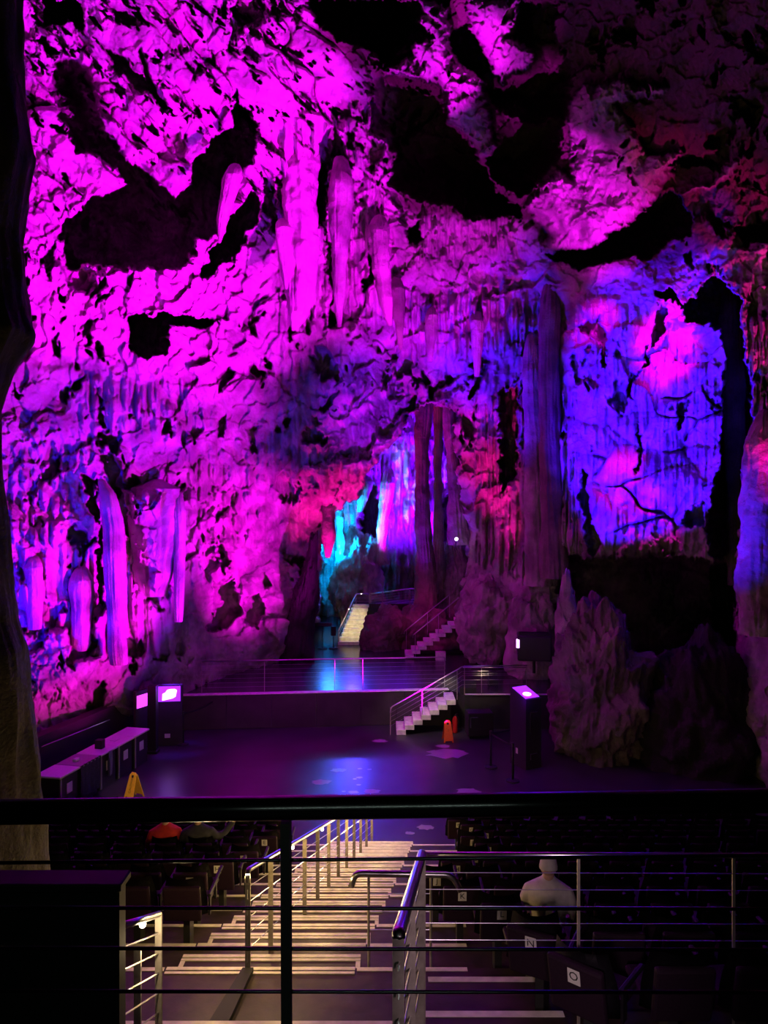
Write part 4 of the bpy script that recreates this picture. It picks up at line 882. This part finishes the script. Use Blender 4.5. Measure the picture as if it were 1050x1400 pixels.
# ---------------------------------------------------------------- seats
def make_seat():
    root = thing('auditorium_seat', 'dark tip-up auditorium seat', 'seat', (0, 0, 0))
    b = BM(); n = 8                                # back shell, taller than wide, tapered, slightly curved; the seat faces +Y (the stage)
    g = [[b.verts.new((x*(0.235-0.05*max(0, zz-0.5)*2), -0.16+0.10*x*x-0.10*zz, 0.40+0.46*zz)) for x in np.linspace(-1, 1, 7)] for zz in np.linspace(0, 1, 6)]
    for a_, c_ in zip(g, g[1:]):
        for k in range(6): b.faces.new([a_[k], a_[k+1], c_[k+1], c_[k]])
    bmesh.ops.solidify(b, geom=b.faces[:], thickness=0.035); obj('backrest', b, M['seat'], root, smooth=True)
    b = BM(); rbox(b, -0.20, 0.20, -0.10, -0.04, 0.42, 0.82, 0.02, 2); q = obj('back_pad', b, M['seatpad'], root); q.rotation_euler = (0.2, 0, 0); q.location = (0, -0.04, 0)
    b = BM(); rbox(b, -0.21, 0.21, -0.06, 0.32, 0.40, 0.46, 0.025, 2); obj('seat_pan', b, M['seatpad'], root)
    obj('pedestal', one(flatbar, (0, 0.02, 0), (0, 0.02, 0.40), 0.07, 0.16), M['dmetal'], root)
    b = BM(); rbox(b, 0.235, 0.275, -0.12, 0.26, 0.60, 0.635, 0.01, 1); box(b, 0.245, 0.265, -0.10, -0.04, 0.40, 0.60); obj('armrest', b, M['seat'], root)
    return root
seat0 = make_seat(); used0 = False
rightx = {0: ('A', 1.84), 1: ('B', 1.44), 2: ('C', 1.6), 3: ('D', 1.75), 4: ('E', 1.43), 5: ('F', 1.56), 6: ('G', 1.26), 7: ('H', 0.93), 8: ('J', 0.62), 9: ('K', 0.83), 10: ('L', 1.12), 11: ('M', 1.3)}
leftx = {1: ('B', -2.17), 3: ('D', -1.86), 4: ('E', -1.92), 5: ('F', -2.24), 6: ('G', -1.95), 7: ('H', -2.13), 8: ('J', -2.27)}
taken = []
def put_seat(x, y, z, lab, grp=None, tiltz=0.0):
    global used0
    s_ = seat0 if not used0 else copy_tree(seat0); used0 = True
    s_.location = (x, y, z); s_.rotation_euler = (0, 0, tiltz); s_['label'] = lab
    if grp: s_['group'] = grp
    if abs(x-1.66) < 0.02 and abs(y-E(10)+0.42) < 0.01: s_.scale = (1, 1, 0.66)
    return s_
def row_tag(s_, ch, bright=0.0):
    b = BM(); rbox(b, -0.045, 0.045, -0.003, 0.003, -0.055, 0.055, 0.002, 1); q = obj('row_plate', b, M['white'], s_); q.location = (-0.0, -0.285, 0.70); q.rotation_euler = (0.12, 0, 0)
    q['label'] = 'white plate with the letter '+ch
    lettering('lettering', ch, 0.085, q, (0, -0.0042, 0), (PI/2, 0, 0))
GR = 'dark seats of the right block'; GL = 'dark seats of the left block'
PERS = (1.43, 6.62)
jobs = []
for j, (ch, x0) in rightx.items():
    y = E(j)-0.42 if j > 0 else 15.95; z = zj(j); n = int((min(8.6, 0.55*y+0.2)-x0)/0.54)
    for k in range(n): jobs.append((x0+k*0.54, y, z, 'R', ch if k == 0 else None))
for k in range(5): jobs.append((1.27+k*0.54, 5.9, 2.97, 'R', 'N' if k == 0 else None))
for k in range(4): jobs.append((1.45+k*0.54, 5.1, 3.2, 'R', 'O' if k == 0 else None))
for j in range(0, 10):
    y = E(j)-0.42 if j > 0 else 15.95; z = zj(j); x0 = leftx.get(j, (None, -2.15))[1]; n = int((min(8.4, 0.54*y)+x0)/0.54)+1
    for k in range(n): jobs.append((x0-k*0.54, y, z, 'L', leftx[j][0] if (k == 0 and j in leftx) else None))
place_word = 'first,second,third,fourth,fifth,sixth,seventh,eighth,ninth,tenth,eleventh,twelfth,thirteenth,fourteenth,fifteenth,sixteenth'.split(',')
def row_start(side, y): return (min if side == 'R' else max)(q[0] for q in jobs if q[3] == side and q[1] == y)
def row_letter(y): return 'ABCDEFGHJKLMNO'[sorted({q[1] for q in jobs}, reverse=True).index(y)]
for (x, y, z, side, ch) in jobs:
    rl_ = row_letter(y); pl_ = place_word[int(round(abs(x-row_start(side, y))/0.54))]
    if ch: lab = 'dark %s block aisle seat bearing the white letter %s plate' % ('right' if side == 'R' else 'left', ch); grp = None
    else: lab = 'dark seat in the %s block, row %s, %s from the aisle' % ('right' if side == 'R' else 'left', rl_, pl_); grp = GR if side == 'R' else GL
    s_ = put_seat(x, y, z, lab, grp, {'N': -0.5, 'O': -0.7}.get(ch, 0))
for s_ in [o for o in C.objects if o.name.startswith('auditorium_seat') and 'white letter' in o.get('label', '')]:
    row_tag(s_, s_['label'].split('letter ')[1][0])
# black partition at the lower left
b = BM(); rbox(b, -3.2, 0, 0, 0.12, 0, 1.95, 0.01, 1); t = thing('partition', 'solid black partition filling the lower left corner', 'partition', (-1.505, 4.15, 2.9)); obj('panel', b, M['black'], t)
b = BM(); rbox(b, -3.25, 0.02, -0.03, 0.15, 1.95, 2.0, 0.01, 1); obj('capping', b, M['black'], t)
# ---------------------------------------------------------------- near gallery railing
g = thing('gallery_railing', 'nearest black railing with round top tube and four thin cables', 'railing', (0, 1.7, H-1.66))
def gp(px, py): d = 1.675+0.075*px/1050; return at(px, py, d)
bm = BM(); tube(bm, [gp(-150, 1112.5), gp(1200, 1092.5)], 0.0275, 40); wp(obj('handrail', bm, M['tube'], smooth=True), g)
for ya, yb in ((1181, 1168), (1241, 1243), (1296, 1299), (1355, 1357)): wp(obj('cable', one(tube, [gp(-150, ya), gp(1200, yb)], 0.0042, 10), M['tube'], smooth=True), g)
p = gp(391, 1110); p2 = gp(394, 1420); wp(obj('post', one(flatbar, (p2.x, p2.y, p2.z-0.9), (p.x, p.y, p.z-0.02), 0.021, 0.04), M['black']), g)
for px in (-120, 1180): p = gp(px, 1110); wp(obj('post', one(flatbar, (p.x, p.y, H-1.66), (p.x, p.y, p.z), 0.021, 0.04), M['black']), g)
tag(obj('trim_2', one(prism, [(-3, -1.2), (3, -1.2), (3, 1.62), (-3, 1.62)], H-1.85, H-1.66), M['fascia']), kind='structure')
ft = thing('tube_lamp', 'thin greenish tube lamp behind the viewer on the gallery', 'lamp', (0, -0.9, H+0.2))
bm = BM(); tube(bm, [(-2.2, 0, 0), (2.2, 0, 0)], 0.025, 10); obj('tube', bm, emis('tube_glow', (0.75, 1.0, 0.8), 9.0), ft)
for x in (-2.2, 2.2): obj('end_cap', one(box, x-0.03, x+0.03, -0.02, 0.02, -0.02, 0.02), M['white'], ft)
# ---------------------------------------------------------------- people
def skin_figure(name, verts, edges, radii, mat, parent, sub=2):
    me = bpy.data.meshes.new(name); bk = BM(); sl = bk.verts.layers.skin.verify(); bv = [bk.verts.new(v) for v in verts]
    for a_, b_ in edges: bk.edges.new((bv[a_], bv[b_]))
    for i, r in enumerate(radii):
        bv[i][sl].radius = r if hasattr(r, '__len__') else (r, r); bv[i][sl].use_root = (i == 0)
    bk.to_mesh(me); bk.free(); o = bpy.data.objects.new(name, me); C.objects.link(o); o.parent = parent
    m = o.modifiers.new('skin', 'SKIN'); m.use_smooth_shade = True
    s_ = o.modifiers.new('sub', 'SUBSURF'); s_.levels = sub; s_.render_levels = sub
    me2 = bpy.data.meshes.new_from_object(o.evaluated_get(bpy.context.evaluated_depsgraph_get())); o.modifiers.clear(); o.data = me2; me2.materials.append(mat)
    for p_ in me2.polygons: p_.use_smooth = True
    return o
def person(x, y, z, rz, lab, shirt, cap=True, arm=False, hairy=False):
    t = thing('person', lab, 'person', (x, y, z), rz)   # seated, origin below the seat, facing +Y
    A_l = [(-0.17,0,0.95),(-0.235,-0.01,0.80),(-0.25,0.06,0.66),(-0.20,0.28,0.60)]; A_r = [(0.17,0,0.95),(0.235,-0.01,0.80),(0.25,0.06,0.66),(0.20,0.28,0.60)]
    if arm: A_r = [(0.17,0,0.95),(0.29,0.02,0.82),(0.40,0.08,0.86),(0.52,0.16,1.00)]
    b = BM()
    rings = [(0.46,0.165,0.125,0.03),(0.56,0.165,0.12,0.01),(0.70,0.165,0.115,-0.02),(0.82,0.20,0.125,-0.03),(0.92,0.215,0.12,-0.02),(0.98,0.205,0.10,0.0),(1.02,0.12,0.08,0.01),(1.05,0.06,0.06,0.02),(1.11,0.052,0.055,0.03)]
    prev = None
    for zz, wx_, dy_, oy in rings:
        cur = [b.verts.new((wx_*math.cos(2*PI*k/20), oy+dy_*math.sin(2*PI*k/20), zz)) for k in range(20)]
        if prev:
            for k in range(20): b.faces.new([prev[k], prev[(k+1) % 20], cur[(k+1) % 20], cur[k]])
        else: b.faces.new(cur[::-1])
        prev = cur
    b.faces.new(prev)
    for al in (A_l, A_r): tube(b, curve_pts(al, 4, 0.08), 0.05, 12, rr=[0.068-0.002*k for k in range(2+2*5)])
    for sx in (-1, 1):
        tube(b, curve_pts([(sx*0.09,0.05,0.53),(sx*0.11,0.46,0.52),(sx*0.11,0.50,0.14)], 5, 0.1), 0.07, 12, rr=[0.095,0.085,0.08,0.075,0.07,0.068,0.066,0.055])
        tube(b, [(sx*0.11,0.46,0.13),(sx*0.11,0.60,0.12),(sx*0.11,0.66,0.115)], 0.04, 10, rr=[0.05,0.045,0.03])
    bmesh.ops.recalc_face_normals(b, faces=b.faces)
    bo = obj('body', b, shirt, t); rm = bo.modifiers.new('join', 'REMESH'); rm.mode = 'VOXEL'; rm.voxel_size = 0.018; rm.use_smooth_shade = True
    sm_ = bo.modifiers.new('soften', 'SMOOTH'); sm_.iterations = 4; sm_.factor = 0.5
    me2 = bpy.data.meshes.new_from_object(bo.evaluated_get(bpy.context.evaluated_depsgraph_get())); bo.modifiers.clear(); bo.data = me2
    for p_ in me2.polygons: p_.use_smooth = True
    V = {7: A_l[2], 8: A_l[3], 11: A_r[2], 12: A_r[3]}
    # bare forearms, hands with fingers
    for side, w0, w1 in ((-1, V[7], V[8]), (1, V[11], V[12])):
        e = Vector(w0); h = Vector(w1); d = (h-e).normalized(); u = d.cross(Vector((0, 0, 1))).normalized(); pv = [tuple(e), tuple(h), tuple(h+d*0.05)]; pe = [(0, 1), (1, 2)]; pr2 = [(0.047, 0.047), (0.034, 0.034), (0.042, 0.024)]
        for k, (sp, ln) in enumerate(((-0.03, 0.06), (-0.01, 0.07), (0.01, 0.072), (0.03, 0.055))):
            i = len(pv); pv += [tuple(h+d*0.085+u*sp), tuple(h+d*(0.085+ln)+u*sp*1.2-Vector((0, 0, 0.02)))]; pe += [(2, i), (i, i+1)]; pr2 += [(0.011, 0.011), (0.008, 0.008)]
        i = len(pv); pv += [tuple(h+d*0.05-u*0.045*side), tuple(h+d*0.08-u*0.065*side)]; pe += [(2, i), (i, i+1)]; pr2 += [(0.012, 0.012), (0.009, 0.009)]
        skin_figure('arm', pv, pe, pr2, M['skin'], t, 1)
    # head
    b = BM(); bmesh.ops.create_uvsphere(b, u_segments=24, v_segments=18, radius=0.1)
    for v in b.verts:
        x_, y_, z_ = v.co; v.co = Vector((x_*0.78, y_*0.95, z_*1.18))
        if y_ > 0.05: v.co.y += 0.012*math.exp(-((z_+0.01)**2)/0.0004-(x_**2)/0.0002)+0.004*math.exp(-((z_+0.05)**2)/0.0003-(x_**2)/0.0009); v.co.x *= 0.95
        if z_ < -0.04: v.co.x *= 0.86; v.co.y += 0.008
    h = obj('head', b, M['skin'], t, smooth=True); h.location = (0, 0.03, 1.15)
    obj('neck', one(tube, [(0, 0.0, 1.0), (0, 0.02, 1.12)], 0.055, 16), M['skin'], t, smooth=True)
    for sx in (-1, 1):
        b = BM(); bmesh.ops.create_uvsphere(b, u_segments=10, v_segments=8, radius=0.03, matrix=Matrix.Translation((sx*0.078, 0, -0.005)) @ Matrix.Diagonal((0.35, 0.7, 1.1, 1))); obj('ear', b, M['skin'], h, smooth=True)
        b = BM(); bmesh.ops.create_uvsphere(b, u_segments=8, v_segments=6, radius=0.011, matrix=Matrix.Translation((sx*0.03, 0.086, 0.008))); obj('eye', b, M['white'], h, smooth=True)
    b = BM(); bmesh.ops.create_uvsphere(b, u_segments=24, v_segments=16, radius=0.106)
    for v in list(b.verts):
        if v.co.z < (-0.012 if cap else 0.0-(0.05 if v.co.y < 0 else -0.03)): b.verts.remove(v)
    for v in b.verts: v.co = Vector((v.co.x*0.83, v.co.y*1.0, v.co.z*(1.30 if cap else 1.2)))
    o = obj('cap' if cap else 'hair', b, M['shirt'] if cap else M['hair'], h, smooth=True)
    if cap:
        b = BM(); bmesh.ops.create_cone(b, cap_ends=True, segments=20, radius1=0.075, radius2=0.07, depth=0.01, matrix=Matrix.Translation((0, 0.12, 0.01)) @ Matrix.Diagonal((0.95, 1.0, 1, 1))); obj('cap_peak', b, M['shirt'], h)
        obj('cap_band', one(tube, [(0, 0, -0.018), (0, 0, 0.012)], 0.09, 24, rr=[0.09, 0.0895]), M['shirt'], h, smooth=True)
    return t
person(1.64, 7.30, 2.30, -0.25, 'seated person in white cap and white shirt, seen from behind', M['shirt'], True)
person(-3.35, 11.2, 1.18, 0.2, 'seated person in red shirt in the left block', M['redshirt'], False)
person(-2.85, 11.2, 1.18, 0.1, 'seated person in dark clothes with one arm held out in the left block', M['darkcloth'], False, arm=True)
